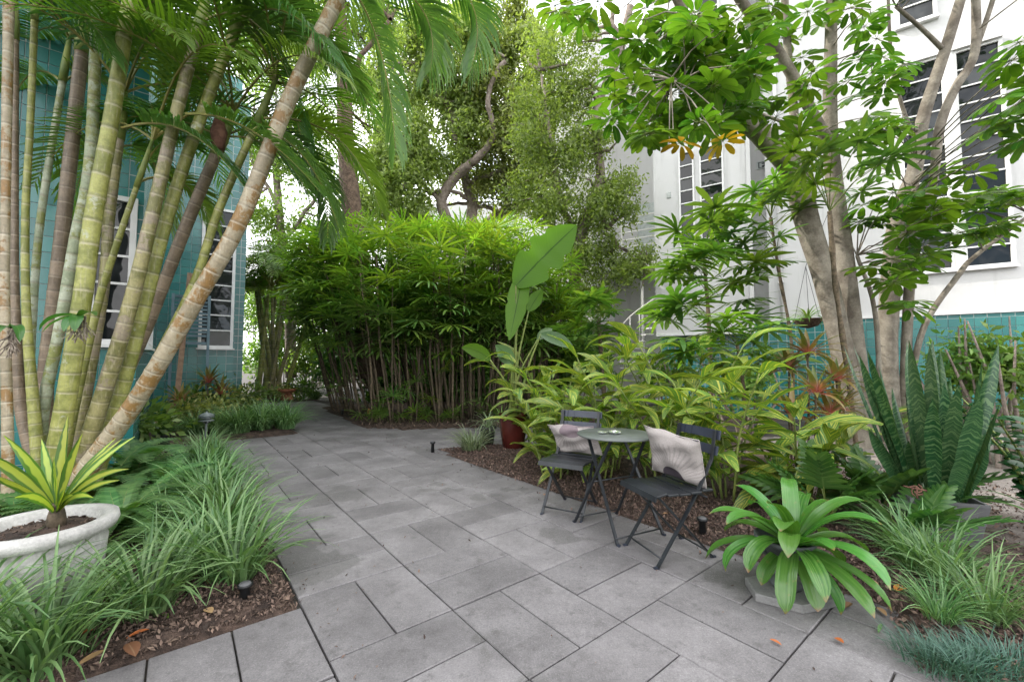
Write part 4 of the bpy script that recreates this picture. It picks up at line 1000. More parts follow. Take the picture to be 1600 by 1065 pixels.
for grp, pick in (('fan_foliage', FANS), ('sun_painted_fan_foliage', FANB)):
    lst = [x for me in pick for x in rest.get(me.name, [])]
    if lst: prop(join_instances(grp, lst, th), kind='stuff')

def lady_palm(cane, d, fpts, label, sc_=1.3, w=7, extra=2):
    spec = [(px, py, dd, w) for px, py, dd in cane]; P, r = limb_pts(spec, 6); b = P[0].copy()
    t = thing('lady_palm', b, label, 'palm', 'slender lady palms in front of the white building')
    m = MB(); m.tube(P, [a * R.uniform(.8, 1.25) for a in r], 8); m.obj('cane', X['cane'], t)
    for (px, py) in list(fpts) + [(x + R.uniform(-34, 34), y + R.uniform(-25, 38)) for x, y in fpts for _ in range(extra)]:
        e = at(px, py, d + R.uniform(-.45, .45)); near = min(P, key=lambda q: (q - (e - Z * .15)).length); dv = e - near; L = max(.12, dv.length)
        m = MB(); mid = (near + e) / 2 + Z * L * .12; m.tube([near, mid, e], [.006, .005, .004], 5, cap=False); m.obj('leaf_stalk', X['stem'], t)
        az = math.atan2(dv.y, dv.x) + R.uniform(-.3, .3); el = math.asin(max(-1, min(1, dv.z / L))) * .5
        me = R.choice(FANX if R.random() < .65 else FANXB); link('fan_leaf', me, t, fan_M(e, az, el, sc_ * R.uniform(.8, 1.1), R.uniform(-.5, .5)))
FANX = [fan_mesh(70 + k, 13, .40, .060, .03, X['fan'], 2.5) for k in range(3)]; FANXB = [fan_mesh(75 + k, 13, .40, .060, .03, X['frondy'], 2.5) for k in range(2)]
def jit(c, n, sx, sy): return [(c[0] + R.uniform(-sx, sx), c[1] + R.uniform(-sy, sy)) for _ in range(n)]
lady_palm([(1112, 668, 6.0), (1110, 560, 6.0), (1106, 480, 6.0), (1100, 405, 6.0)], 5.7, [(1080, 405), (1095, 420), (1060, 430), (1135, 400), (1150, 440), (1060, 470), (1125, 370), (1175, 410), (1045, 500), (1150, 490), (1110, 350), (1085, 380)], 'bushy lady palm left of the tree before the white bay window', 1.25)
lady_palm([(1240, 650, 6.2), (1236, 530, 6.2), (1218, 430, 6.2), (1204, 340, 6.2)], 5.9, [(1195, 320), (1180, 300), (1225, 300), (1165, 330), (1185, 360), (1245, 330), (1210, 280), (1200, 400), (1165, 380)], 'lady palm with thin leaning cane beside the tree trunk', .9, 6, 1)
lady_palm([(1340, 715, 5.6), (1326, 590, 5.5), (1306, 450, 5.4), (1296, 330, 5.3)], 5.1, [(1275, 245), (1300, 235), (1330, 265), (1370, 260), (1250, 215), (1240, 240), (1310, 300), (1345, 300), (1390, 245), (1275, 290), (1340, 225), (1260, 270)], 'lady palm with dark rough cane crossing the grey trunks', .95, 10, 0)
lady_palm([(1165, 660, 5.4), (1160, 590, 5.4), (1152, 540, 5.4)], 5.1, [(1130, 520), (1180, 515), (1090, 545), (1165, 550), (1195, 565), (1065, 530), (1130, 570)], 'low lady palm behind the striped ginger leaves', 1.1, 6)
lady_palm([(945, 640, 8.2), (940, 560, 8.2), (935, 500, 8.2)], 8.0, [(915, 490), (955, 490), (930, 470), (965, 520), (905, 530), (940, 530)], 'lady palm in the shade near the spiral staircase', 1.2, 7)

# ---------------------------------------------------------------- umbrella trees (grey branching trunks, palmate leaves)
def umbel_mesh(seed, nl, mat, L=.20, wd=.074, pet=.22):
    rr = random.Random(seed); m = MB(); e = Vector((pet, 0, 0)); m.tube([(0, 0, 0), (pet * .5, 0, .015), e], [.006, .005, .004], 5, m=1, cap=False)
    for k in range(nl):
        a = 2 * math.pi * k / nl + rr.uniform(-.1, .1); d = Vector((math.cos(a), math.sin(a), -.15 + rr.uniform(-.12, .12))); st = e + d * .065
        m.tube([e, st], .0025, 3, m=1, cap=False)
        m.blade(st, d, L * rr.uniform(.85, 1.12), wd * rr.uniform(.9, 1.1), 5, rr.uniform(.25, .8), .14, t=rr.random(), prof=lambda x: (.35 + 2.0 * x if x < .3 else .95 + .05 * math.sin(x * 3)) * (1 if x < .8 else max(.1, 1 - (x - .8) / .2) ** .5))
    return m.mesh('leaf', [mat, X['stem']], smooth=True)
UM = [umbel_mesh(80 + k, 10 + k % 3, X['scheff']) for k in range(4)]; UY = umbel_mesh(90, 9, X['scheffy'])
def umbrella_tree(limbs, leaves, label, base):
    t = thing('umbrella_tree', base, label, 'tree', 'umbrella trees beside the white building'); allp = []
    tr = MB()
    P, r = limb_pts(limbs[0], 7); tr.tube(P, r, 14); allp += P; trunk = tr.obj('trunk', X['bark'], t)
    for sp in limbs[1:]:
        P, r = limb_pts(sp, 6); m = MB(); m.tube(P, r, 10); m.obj('limb', X['bark'], t); allp += P
    tw = MB()
    for (px, py, d, y) in leaves:
        e = at(px, py, d); near = min(allp, key=lambda q: (q - e).length + abs(q.z - e.z) * .3); dv = e - near; L = dv.length
        az = R.uniform(0, 6.28); el = R.uniform(-.2, .5)
        s = R.uniform(.95, 1.3)
        if y: s = .8
        if L > .3:
            u = Vector((math.cos(az) * math.cos(el), math.sin(az) * math.cos(el), math.sin(el))); pb = e - u * (.2 * s)
            tw.tube([near, near.lerp(pb, .5) + Z * .06, pb], [.011, .008, .005], 5, cap=False)
        link('leaf', UY if y else R.choice(UM), t, fan_M(e - Vector((math.cos(az) * math.cos(el), math.sin(az) * math.cos(el), math.sin(el))) * (.2 * s), az, el, s, R.uniform(-.5, .5)))
    prop(tw.obj('twigs', X['bark'], t), kind='stuff'); return t
la = [(1335, 712, 6.3, 72), (1330, 660, 6.3, 50), (1318, 560, 6.25, 42), (1290, 440, 6.2, 42), (1262, 350, 6.15, 44), (1240, 268, 6.0, 46), (1196, 217, 5.7, 40), (1140, 158, 5.3, 34), (1088, 62, 4.9, 20), (1045, -30, 4.6, 16)]
lb_ = [(1348, 705, 6.35, 50), (1347, 640, 6.35, 40), (1336, 540, 6.35, 36), (1318, 390, 6.3, 34), (1304, 290, 6.2, 32), (1297, 200, 6.1, 28), (1298, 77, 5.9, 24), (1300, -30, 5.8, 20)]
lc = [(1296, 225, 6.1, 24), (1276, 190, 6.0, 22), (1227, 99, 5.7, 21), (1160, 5, 5.4, 18), (1130, -40, 5.2, 16)]
ld = [(1246, 262, 6.0, 18), (1240, 170, 6.0, 17), (1231, 80, 5.9, 15), (1225, -20, 5.8, 14)]
le = [(1276, 211, 5.9, 7), (1200, 182, 5.4, 6), (1116, 149, 5.0, 5), (1048, 124, 4.6, 4)]
lv = [(x, y, R.uniform(4.3, 5.2), 0) for x, y in [(870, 8), (905, 28), (935, 5), (960, 118), (988, 85), (1000, 168), (985, 140), (1062, 72), (1030, 60), (1100, 92), (1010, 208), (1043, 190), (1078, 165), (1130, 60), (1170, 75), (1182, 120), (1150, 32), (1050, 150), (1108, 130), (1150, 168), (1190, 160), (1090, 25), (1200, 10), (1020, 110), (1070, 110), (1135, 110), (1000, 60), (965, 175), (1025, 165), (1095, 190), (1130, 185), (1170, 140), (1055, 30), (1115, 15), (1160, 105), (1085, 60), (1065, 190), (1120, 85), (1145, 140), (1010, 30), (880, 20), (1040, 210)]]
lv += [(x + R.uniform(-30, 30), y + R.uniform(-20, 26), d + R.uniform(-.2, .5), 0) for x, y, d, _ in lv if x > 950]
lv += [(1062, 224, 4.2, 1), (1128, 220, 4.2, 1)]
lv += [(x + R.uniform(-40, 40), y + R.uniform(-30, 40), d + R.uniform(-.3, .4), 0) for x, y, d, _ in lv if x > 1200 and y > -10 for _ in range(2)]
lv += [(R.uniform(900, 1330), R.uniform(-420, -40), R.uniform(4.4, 6.6), 0) for _ in range(90)]
lv += [(x, y, R.uniform(5.2, 6.0), 0) for x, y in [(1262, 20), (1280, 38), (1330, 12), (1262, 132), (1268, 168), (1245, 200), (1342, 92), (1362, 112), (1332, 150), (1372, 62), (1352, 182), (1330, 205), (1225, 60), (1250, 90), (1215, 215), (1270, 110), (1350, 40), (1300, 5), (1318, 128), (1376, 150), (1360, 20)]]
umbrella_tree([la, lb_, lc, ld, le], lv, 'umbrella tree with two grey trunks and yellowing leaves', at(1340, 712, 6.3).xy.to_3d())
ra = [(1392, 705, 6.5, 56), (1388, 640, 6.5, 44), (1386, 560, 6.5, 38), (1388, 492, 6.5, 37), (1402, 345, 6.4, 35), (1428, 270, 6.3, 30), (1442, 186, 6.2, 26), (1477, 77, 6.0, 23), (1510, -30, 5.9, 20)]
rb = [(1412, 705, 6.45, 30), (1414, 600, 6.45, 20), (1420, 460, 6.4, 20), (1428, 340, 6.35, 20), (1456, 294, 6.3, 18), (1468, 201, 6.2, 20), (1492, 139, 6.1, 20), (1523, 82, 6.0, 19), (1524, -30, 5.9, 17)]
rc = [(1438, 205, 6.2, 9), (1418, 190, 6.2, 8), (1394, 99, 6.1, 7), (1387, -20, 6.0, 6)]
rd = [(1418, 620, 6.4, 13), (1444, 510, 6.3, 12), (1498, 429, 6.1, 12), (1525, 399, 6.0, 10), (1610, 335, 5.7, 8)]
re_ = [(1380, 690, 6.3, 11), (1375, 600, 6.3, 10), (1366, 480, 6.3, 9), (1339, 399, 6.2, 7)]
rf = [(1474, 78, 6.0, 11), (1440, 45, 5.9, 9), (1400, 10, 5.8, 8)]
rg_ = [(1500, 130, 6.1, 14), (1520, 90, 6.05, 12), (1545, 20, 5.9, 11), (1560, -30, 5.8, 10)]
lv2 = [(x, y, R.uniform(5.3, 6.1), 0) for x, y in [(1402, 330), (1440, 398), (1450, 335), (1500, 362), (1522, 272), (1560, 302), (1430, 300), (1480, 310), (1540, 362), (1396, 442), (1428, 470), (1380, 180), (1390, 120), (1400, 200), (1365, 205), (1395, 300), (1470, 390), (1440, 360), (1505, 320), (1530, 330), (1410, 380), (1385, 350), (1480, 350), (1420, 420), (1350, 320), (1355, 250), (1380, 90), (1560, 350), (1590, 310)]]
lv2 += [(x, y, R.uniform(3.9, 4.6), 0) for x, y in [(1580, 95), (1592, 160), (1560, 195), (1600, 220), (1575, 180), (1600, 110)]]
lv2 += [(x + R.uniform(-40, 40), y + R.uniform(-30, 40), d + R.uniform(-.3, .4), 0) for x, y, d, _ in lv2]
lv2 += [(R.uniform(1300, 1680), R.uniform(-420, -40), R.uniform(4.6, 6.6), 0) for _ in range(80)]
umbrella_tree([ra, rb, rc, rd, re_, rf, rg_], lv2, 'umbrella tree in front of the tall right window', at(1398, 705, 6.5).xy.to_3d())

# ---------------------------------------------------------------- background trees
def crown_pts(ells, dens, sub, seed, sd=.30):
    rg = np.random.default_rng(seed); C = []
    for (px, py, rp, d) in ells:
        c = np.array(at(px, py, d)); r = rp * d / FPX; n = int(dens * (rp / 40) ** 2)
        s = rg.normal(size=(sub, 3)); s /= np.linalg.norm(s, axis=1, keepdims=True); s *= (rg.random((sub, 1)) ** .45) * r
        s[:, 1] *= 1.2
        k = rg.integers(0, sub, n); C.append(c + s[k] + rg.normal(size=(n, 3)) * (sd * r / 1.6 + .08))
    C = np.concatenate(C); N = rg.normal(size=C.shape); N[:, 2] = np.abs(N[:, 2]) + .3
    return C, N / np.linalg.norm(N, axis=1, keepdims=True)
def bg_tree(name, limbs, ells, dens, leaf, mat, bark, label, cat='tree', group=None, seed=1, sub=16, base=None, sd=.3, asp=.5):
    P0, r0 = limb_pts(limbs[0], 5); b = base or Vector((P0[0].x, P0[0].y, 0))
    t = thing(name, b, label, cat, group); m = MB(); m.tube(P0, r0, 10); m.obj('trunk', bark, t); allp = list(P0)
    rr = random.Random(seed)
    for sp in limbs[1:]:
        P, r = limb_pts(sp, 5); m = MB(); m.tube([p + Vector((rr.gauss(0, .05), rr.gauss(0, .05), rr.gauss(0, .05))) for p in P], r, 8); m.obj('limb', bark, t); allp += P
    tw = MB()
    for (px, py, rp, d) in ells:
        c = at(px, py, d); rw = rp * d / FPX
        for q in range(3):
            e = c + Vector((rr.gauss(0, .5), rr.gauss(0, .5), rr.gauss(0, .5))) * rw; n = min(allp, key=lambda a: (a - e).length)
            mid = n.lerp(e, .5) + Vector((rr.gauss(0, .15), rr.gauss(0, .15), rr.gauss(0, .15) + .1)) * rw; tw.tube([n, mid, e], [.06, .035, .012], 5, cap=False)
    prop(tw.obj('branches', bark, t), kind='stuff')
    C, N = crown_pts(ells, dens, sub, seed, sd); link('crown', cloud_mesh('crown', C, N, leaf, mat, asp, seed), t)
    return t
og = 'live oaks behind the thicket'
bg_tree('oak_tree', [[(702, 575, 19, 26), (702, 380, 19, 22), (698, 345, 19, 20), (690, 312, 18.8, 19), (712, 276, 18.5, 17), (735, 256, 18, 15)], [(735, 256, 18, 14), (770, 215, 17.5, 11), (762, 160, 17, 9), (790, 90, 16.5, 7)], [(690, 312, 18.8, 10), (660, 290, 18.5, 7), (620, 262, 18, 6), (590, 240, 17.5, 4)],
        [(712, 222, 18, 9), (708, 180, 18, 10), (685, 148, 17.5, 9), (662, 100, 17, 8), (670, 40, 16.5, 6)]],
        [(640, 215, 45, 18), (690, 110, 42, 17.5), (625, 290, 40, 18), (735, 205, 48, 18.5), (600, 250, 36, 17.5), (670, 265, 42, 19), (715, 150, 40, 18), (660, 60, 40, 17), (705, 40, 34, 17), (640, 330, 36, 19), (640, 140, 45, 18), (590, 130, 40, 18), (610, 60, 40, 18), (740, 60, 36, 18), (580, 330, 36, 18)], 2900, .20, X['oak'], X['oakbark'], 'live oak with the sharply bent trunk above the thicket', 'tree', og, 201)
bg_tree('oak_tree', [[(745, 575, 20, 24), (737, 360, 20, 20), (738, 320, 20, 18), (728, 285, 19.5, 15), (726, 240, 19, 12)], [(728, 285, 19.5, 9), (775, 270, 19, 7), (820, 255, 18.5, 5)], [(738, 315, 20, 8), (710, 300, 19, 6), (670, 305, 18.5, 5)]],
        [(760, 150, 45, 18), (780, 240, 46, 19), (750, 290, 34, 20), (800, 300, 38, 20), (820, 200, 44, 18.5), (770, 90, 36, 18), (740, 20, 34, 18.5), (800, 30, 30, 18.5)], 2900, .20, X['oak'], X['oakbark'], 'live oak with the upright trunk in the middle of the gap', 'tree', og, 202)
bg_tree('oak_tree', [[(745, 575, 21, 22), (752, 380, 21, 18), (765, 348, 21, 18), (785, 332, 20.5, 17), (810, 318, 20, 14), (840, 270, 19.5, 10)], [(785, 332, 20.5, 8), (740, 318, 20, 7), (700, 322, 20, 5)]],
        [(840, 260, 46, 19.5), (850, 150, 50, 19), (870, 320, 40, 19), (810, 100, 40, 18.5), (850, 60, 36, 18)], 2900, .20, X['oak'], X['oakbark'], 'live oak with the low trunk sweeping right', 'tree', og, 203)
bg_tree('fine_leaved_tree', [[(905, 600, 11.2, 26), (902, 520, 11.2, 22), (898, 430, 11.2, 20), (906, 370, 11.1, 22), (925, 320, 11, 20), (938, 270, 11, 16), (930, 180, 11, 14), (965, 90, 11, 16), (985, 10, 10.8, 13)], [(962, 95, 11, 12), (958, 40, 11, 9), (950, -20, 11, 7)], [(906, 370, 11.1, 11), (875, 310, 11, 8), (860, 200, 11, 6), (845, 110, 11, 4)], [(925, 320, 11, 8), (965, 380, 10.6, 6), (1005, 410, 10.3, 4)]],
        [(850, 90, 40, 11.2), (880, 160, 46, 11.2), (845, 230, 44, 11), (900, 240, 46, 10.8), (870, 320, 46, 11), (930, 330, 40, 10.8), (905, 400, 40, 11), (960, 290, 34, 10.6), (945, 410, 34, 10.8), (985, 425, 26, 10.4), (1005, 400, 20, 10.2), (930, 470, 30, 10.8), (890, 470, 34, 11.2), (900, 70, 34, 11.4), (820, 170, 34, 11.2), (915, 140, 30, 11), (820, 300, 34, 11.4), (925, 210, 30, 11), (985, 330, 20, 10.4)], 2000, .115, X['willow'], X['oakbark'], 'slender fine-leaved tree between the thicket and white building', 'tree', None, 204, 22, sd=.26, asp=.42)
bg_tree('dark_trunk_tree', [[(580, 590, 11, 44), (566, 450, 11, 38), (552, 345, 11, 35), (541, 235, 11, 30), (537, 120, 11, 25), (530, 0, 11, 20), (528, -60, 11, 18)], [(538, 150, 11, 10), (570, 80, 11, 8), (610, 30, 11.2, 6)]],
        [(500, 20, 46, 11.6), (560, 40, 40, 11.8), (600, 20, 34, 11.6), (470, 90, 40, 12), (585, 200, 30, 12.5), (560, 140, 30, 12)], 1800, .11, X['willow'], X['darkbark'], 'tree with dark rough trunk rising behind the palm fronds', 'tree', None, 205, 16)
bg_tree('leafy_tree', [[(455, 590, 18, 20), (452, 480, 18, 18), (440, 380, 18, 16), (430, 250, 18, 12)], [(440, 380, 18, 8), (500, 300, 18, 6)], [(438, 330, 18, 8), (390, 240, 18, 6)]],
        [(430, 130, 50, 18), (490, 190, 46, 18), (400, 220, 46, 18), (460, 280, 48, 18), (520, 280, 40, 18.5), (430, 350, 44, 18), (500, 370, 40, 19), (390, 330, 34, 18), (470, 60, 44, 18), (380, 80, 40, 18), (590, 330, 34, 20), (555, 300, 34, 20), (590, 270, 30, 20)], 1300, .18, X['shrubb'], X['oakbark'], 'leafy green tree behind the far palm clump', 'tree', None, 206)
# shrubs at the end of the path and under the trees
def shrub(px, py, rp, d, label, mat=None, leaf=.17, n=2200, seed=1, name='shrub'):
    b = at(px, 570, d).xy.to_3d(); c = at(px, py, d); t = thing(name, b, label, 'shrub', 'shrubs behind the paths')
    m = MB()
    for q in range(6):
        e = c + Vector((R.gauss(0, .3), R.gauss(0, .3), R.gauss(0, .3))); m.tube([b + Vector((R.gauss(0, .1), R.gauss(0, .1), 0)), b.lerp(e, .6) + Vector((R.gauss(0, .1), 0, 0)), e], [.03, .02, .008], 5, cap=False)
    m.obj('stems', X['oakbark'], t)
    ells = [(px, py, rp, d), (px - rp * .5, py + rp * .7, rp * .8, d), (px + rp * .55, py + rp * .6, rp * .8, d)]
    C, N = crown_pts(ells, n, 14, seed, .3); C[:, 2] = np.abs(C[:, 2] - .03) + .03; link('foliage', cloud_mesh('foliage', C, N, leaf, mat or X['shrub'], .45, seed), t)
for k, a in enumerate([(455, 500, 30, 20, 'tall shrub left of the far path end'), (490, 530, 26, 22, 'round shrub closing the far path end'), (520, 520, 28, 19, 'shrub just left of the lady palm canes'), (500, 470, 30, 24, 'tall pale shrub behind the far path end'), (475, 560, 20, 18, 'low shrub beside the far paving'), (530, 570, 18, 17, 'low shrub under the lady palm edge'), (440, 450, 34, 21, 'tall shrub behind the far palm stems'), (540, 470, 30, 18, 'shrub seen through the leaning lady palm canes'), (415, 540, 30, 19, 'shrub between the tiled wall and areca stems'), (405, 470, 30, 20, 'tall shrub filling the gap beside the tiled wall')]):
    shrub(*a, seed=300 + k, mat=X['shrubb'])
for k, a in enumerate([(640, 540, 60, 14, 'dark shrub behind the left half of the thicket'), (730, 545, 60, 14, 'dark shrub behind the middle of the thicket'), (820, 545, 60, 13.5, 'dark shrub behind the right half of the thicket'), (900, 555, 34, 10.5, 'shrub under the fine-leaved tree'), (575, 525, 50, 15, 'dark shrub behind the left edge canes')]):
    shrub(*a, seed=320 + k, mat=X['frond'], leaf=.2)
for k, a in enumerate([(1515, 560, 30, 5.2, 'pale bushy shrub in front of the tiled base'), (1575, 560, 32, 4.9, 'pale bushy shrub against the right edge'), (1045, 575, 26, 7.5, 'shrub behind the ginger near the staircase'), (1165, 590, 26, 6.3, 'shrub between ginger and red plants')]):
    shrub(*a, seed=340 + k, leaf=.11, n=700)

# far clumping palm by the tiled building
ap = thing('areca_palm', G(425, 622), 'clump of thin-stemmed areca palms beside the tiled building', 'palm'); rr = random.Random(5)
for k in range(13):
    b = G(rr.uniform(396, 445), rr.uniform(618, 626)); top = at(rr.uniform(385, 495), rr.uniform(395, 470), b.y + rr.uniform(-.8, .4)); m = MB(); s = smooth_path([tuple(b) + (.075,), tuple(b.lerp(top, .5)) + (.06,), tuple(top) + (.045,)], 8)
    P = [Vector(a[:3]) for a in s]; V = [0]
    for q in range(1, len(P)): V.append(V[-1] + (P[q] - P[q - 1]).length / .16)
    m.tube(P, [a[3] for a in s], 8, V); m.obj('stem', T_OLIVE if k % 4 == 0 else T_GREEN, ap)
    for q in range(8): crown_frond(ap, top, rr.uniform(0, 6.28), rr.uniform(2.0, 3.0), rr.uniform(.1, 1.25), mat=X['frondy'] if rr.random() < .75 else X['frond'], ll=.6, n=26, hang=.8, wd=.05)
for k in range(6):
    b = G(rr.uniform(425, 450), rr.uniform(618, 626)); crown_frond(ap, b, rr.uniform(3.2, 6.2), rr.uniform(.9, 1.4), 1.0, mat=X['frondy'], ll=.35, n=18, wd=.04)

# young feathery palms in front of the tiled base
for (px, py, d, n, lab) in [(1520, 600, 5.6, 11, 'young feathery palm behind the snake plant'), (1620, 600, 5.0, 11, 'young feathery palm reaching in from the right edge')]:
    b = at(px, py, d).xy.to_3d(); b.z = bed_z(b); yp = thing('young_palm', b, lab, 'palm', 'young palms before the tiled base')
    m = MB(); m.tube([b, b + Z * .25], [.04, .025], 8); m.obj('stem', X['stem'], yp)
    for k in range(n): crown_frond(yp, b + Z * .2, k * 2.4 + rr.uniform(-.3, .3), rr.uniform(1.0, 1.5), rr.uniform(.6, 1.3), mat=X['frondy'], ll=.34, n=22, hang=.8, wd=.026)

# ================================================================== plants near the seats
def leaf_data(name, L, wd, n, bend, fold, mat, prof, seed, twist=0.0, droop=0):
    m = MB(); rr = random.Random(seed); m.blade((0, 0, 0), (1, 0, .05), L, wd, n, bend, fold, side=(0, -1, 0), prof=prof, t=rr.random(), twist=twist); return m.mesh(name, mat, smooth=True)
lance = lambda x: (.18 + 2.3 * x if x < .35 else 1.0 - max(0, x - .45) ** 1.3 * 1.9)
GL = [leaf_data('leaf', .54, .140, 9, .75 + .22 * k, .22, X['ginger'], lance, 400 + k, (-.5, .5, .2, -.2)[k]) for k in range(4)]
def ginger(i, j, h, n, label, sc_=1.0):
    b = W(i, j); b.z = bed_z(b); t = thing('ginger_plant', b, label, 'ginger plant', 'variegated ginger plants behind the seats')
    for k in range(n):
        a = k * 6.283 / n + R.uniform(-.4, .4); hh = h * R.uniform(.78, 1.2); o = Vector((math.cos(a), math.sin(a), 0)); p0 = b + o * R.uniform(.04, .16)
        s = smooth_path([tuple(p0) + (.011,), tuple(p0 + o * hh * .12 + Z * hh * .5) + (.009,), tuple(p0 + o * hh * R.uniform(.3, .5) + Z * hh * .93) + (.005,)], 5); P = [Vector(q[:3]) for q in s]
        m = MB(); m.tube(P, [q[3] for q in s], 6); m.obj('cane', X['stem'], t)
        rot = R.uniform(0, 6.28); nl = 10
        for q in range(nl):
            x = (.14 + .86 * q / (nl - 1)) * (len(P) - 1); c = int(min(len(P) - 2, x)); p = P[c].lerp(P[c + 1], x - c)
            az = rot + (q % 2) * math.pi + R.uniform(-.5, .5)
            if q == nl - 1: az = a
            link('leaf', R.choice(GL), t, fan_M(p, az, R.uniform(.15, .95), sc_ * R.uniform(.7, 1.1), R.uniform(-.3, .3)))
for i, j, h, n, lab, s in [(5.1, -3.3, 1.1, 5, 'ginger plant just right of the maroon pot', .95), (3.75, -1.25, .5, 4, 'low ginger plant with drooping leaves left of the seats', .85), (4.3, -1.9, 1.15, 5, 'ginger plant behind the far chair back', 1.0),
        (4.1, -.55, .95, 5, 'ginger plant between far chair and table', .95), (4.9, -.9, 1.3, 5, 'tall ginger plant behind the table', 1.0), (4.55, .35, 1.1, 5, 'ginger plant directly behind the table', 1.0),
        (5.3, .4, 1.35, 5, 'tallest ginger plant near the lady palm', 1.05), (4.8, 1.25, 1.05, 5, 'ginger plant behind the near chair back', 1.0),
        (5.2, -2.6, 1.2, 5, 'ginger plant at the shady back of the bed', 1.0), (6.2, -.8, 1.3, 5, 'ginger plant in front of the spiral staircase', 1.0), (5.3, 2.0, .8, 5, 'ginger plant with one long pale leaf pointing right', 1.1)]:
    ginger(i - .28, j, h, n, lab, s)

# paddle-leaved plant in the maroon pot
pb = G(802, 706); pb.z = bed_z(pb) - .005
pot = thing('glazed_pot', pb, 'tall maroon glazed pot behind the far chair', 'pot')
m = MB(); m.lathe([(.0, .0), (.135, .0), (.15, .02), (.185, .22), (.200, .40), (.205, .46), (.212, .475), (.21, .49), (.19, .49), (.185, .44), (.0, .44)], 32, pb); m.obj('pot_body', X['maroon'], pot)
m = MB(); m.lathe([(.188, .45), (.1, .465), (.0, .46)], 16, pb); m.obj('soil', X['mulch'], pot)
bp = thing('paddle_leaf_plant', pb + Z * .45, 'tall plant with giant paddle leaves growing in the maroon pot', 'plant')
def paddle(base, tip, wpx, d, mat, stem_from=None, bend=.15, tear=(), face=None, name='leaf'):
    a, b = at(*base), at(*tip); u = b - a; L = u.length
    side = u.cross(Vector(face) if face else Vector((0, -1, .15))); rr = random.Random(int(base[0] * 7))
    def prof(x):
        w = (math.sin(math.pi * min(1, (x * .97 + .03) ** .92)) ** .75)
        for c, dp in tear:
            if abs(x - c) < .045: w *= 1 - dp
        return w * (1 + rr.uniform(-.025, .025))
    m = MB(); m.blade(a, u + Z * bend * L * .5, L * 1.02, wpx * d / FPX, 18, bend, .22, side=side, prof=prof, t=rr.random(), m=0)
    lo = m.obj(name, mat, bp)
    s = pb + Z * .46 + Vector((rr.uniform(-.08, .08), rr.uniform(-.05, .05), 0)); mid = s.lerp(a, .5) + Vector(((a.x - s.x) * -.12, 0, .05))
    m = MB(); m.tube([Vector(q[:3]) for q in smooth_path([tuple(s) + (0,), tuple(mid) + (0,), tuple(a) + (0,)], 6)], [.024 - .0012 * q for q in range(13)], 8); m.obj('leaf_stalk', X['stem'], bp)
paddle((806, 446, 5.95), (898, 352, 5.75), 70, 5.8, X['bird'], bend=.12, tear=((.40, .35), (.63, .2)))
paddle((818, 420, 6.0), (798, 530, 5.9), 34, 5.9, X['bird'], bend=-.05, tear=((.5, .15),))
paddle((826, 486, 6.1), (846, 452, 6.15), 22, 6.1, X['bird'])
paddle((766, 562, 5.8), (722, 540, 5.6), 22, 5.7, X['bird'], bend=.7)
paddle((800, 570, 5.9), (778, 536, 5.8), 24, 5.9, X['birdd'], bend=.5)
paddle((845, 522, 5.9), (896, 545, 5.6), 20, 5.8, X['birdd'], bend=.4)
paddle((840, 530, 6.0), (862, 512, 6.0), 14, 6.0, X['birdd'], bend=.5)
# spider plant pot beside it
sb = G(762, 694); sb.z = bed_z(sb)
sp = thing('plant_pot', sb, 'black plastic pot left of the maroon pot', 'pot')
m = MB(); m.lathe([(0, 0), (.09, 0), (.125, .24), (.14, .25), (.14, .28), (.12, .28), (.115, .25), (0, .25)], 20, sb); m.obj('pot_body', X['blackplastic'], sp)
def tuft(name, c, n, L, wd, mat, label, cat, el=(.3, 1.4), bend=(1.0, 2.0), leafname='leaf', prof=None, fold=.25, seg=7, parts=True, group=None, root=None):
    t = root or thing(name, c, label, cat, group); c = Vector(c)
    for k in range(n):
        a = k * 2.39996 + R.uniform(-.2, .2); x = k / max(1, n - 1); e = el[0] + (el[1] - el[0]) * x + R.uniform(-.12, .12)
        d = Vector((math.cos(a) * math.cos(e), math.sin(a) * math.cos(e), math.sin(e))); m = MB()
        m.blade(c + Vector((math.cos(a), math.sin(a), 0)) * .012, d, L * R.uniform(.8, 1.12), wd * R.uniform(.88, 1.1), seg, bend[1] + (bend[0] - bend[1]) * x + R.uniform(-.2, .2), fold, t=R.random(), prof=prof, curl=.6)
        m.obj(leafname, mat, t)
    return t
tuft('spider_plant', sb + Z * .26, 34, .36, .022, X['spider'], 'pale-edged spider plant in the black plastic pot', 'plant', (.35, 1.45), (1.2, 2.2))
tuft('spider_plant', G(783, 672) + Z * .2, 20, .34, .03, X['shrub'], 'leafy green plant between black and maroon pots', 'plant', (.4, 1.4), (.8, 1.6))

# strap-leaved plant in a weathered urn on a stone slab
ub = G(1232, 930)
sl_ = thing('stone_slab', ub, 'six-sided grey stone slab under the strap-leaved urn plant', 'slab'); m = MB(); n0 = len(m.v)
for z, r in ((0.0, .205), (.034, .205), (.04, .199)):
    for k in range(6): a = k * math.pi / 3 + .35; m.v.append((ub.x + r * math.cos(a) * 1.12, ub.y + r * math.sin(a) * .86, .004 + z))
for r in range(2):
    for k in range(6): m.face((r * 6 + k, r * 6 + (k + 1) % 6, r * 6 + 6 + (k + 1) % 6, r * 6 + 6 + k))
m.face(range(12, 18)); m.obj('slab_body', X['slab'], sl_, smooth=False)
uc = ub + Vector((.0, .02, .044)); urn = thing('garden_urn', uc, 'weathered grey footed urn holding the strap-leaved plant', 'urn')
m = MB(); m.lathe([(0, 0), (.075, 0), (.08, .02), (.042, .05), (.034, .09), (.06, .13), (.11, .19), (.132, .235), (.148, .25), (.148, .265), (.13, .26), (.12, .24), (0, .235)], 28, uc); m.obj('urn_body', X['urn'], urn)
m = MB()
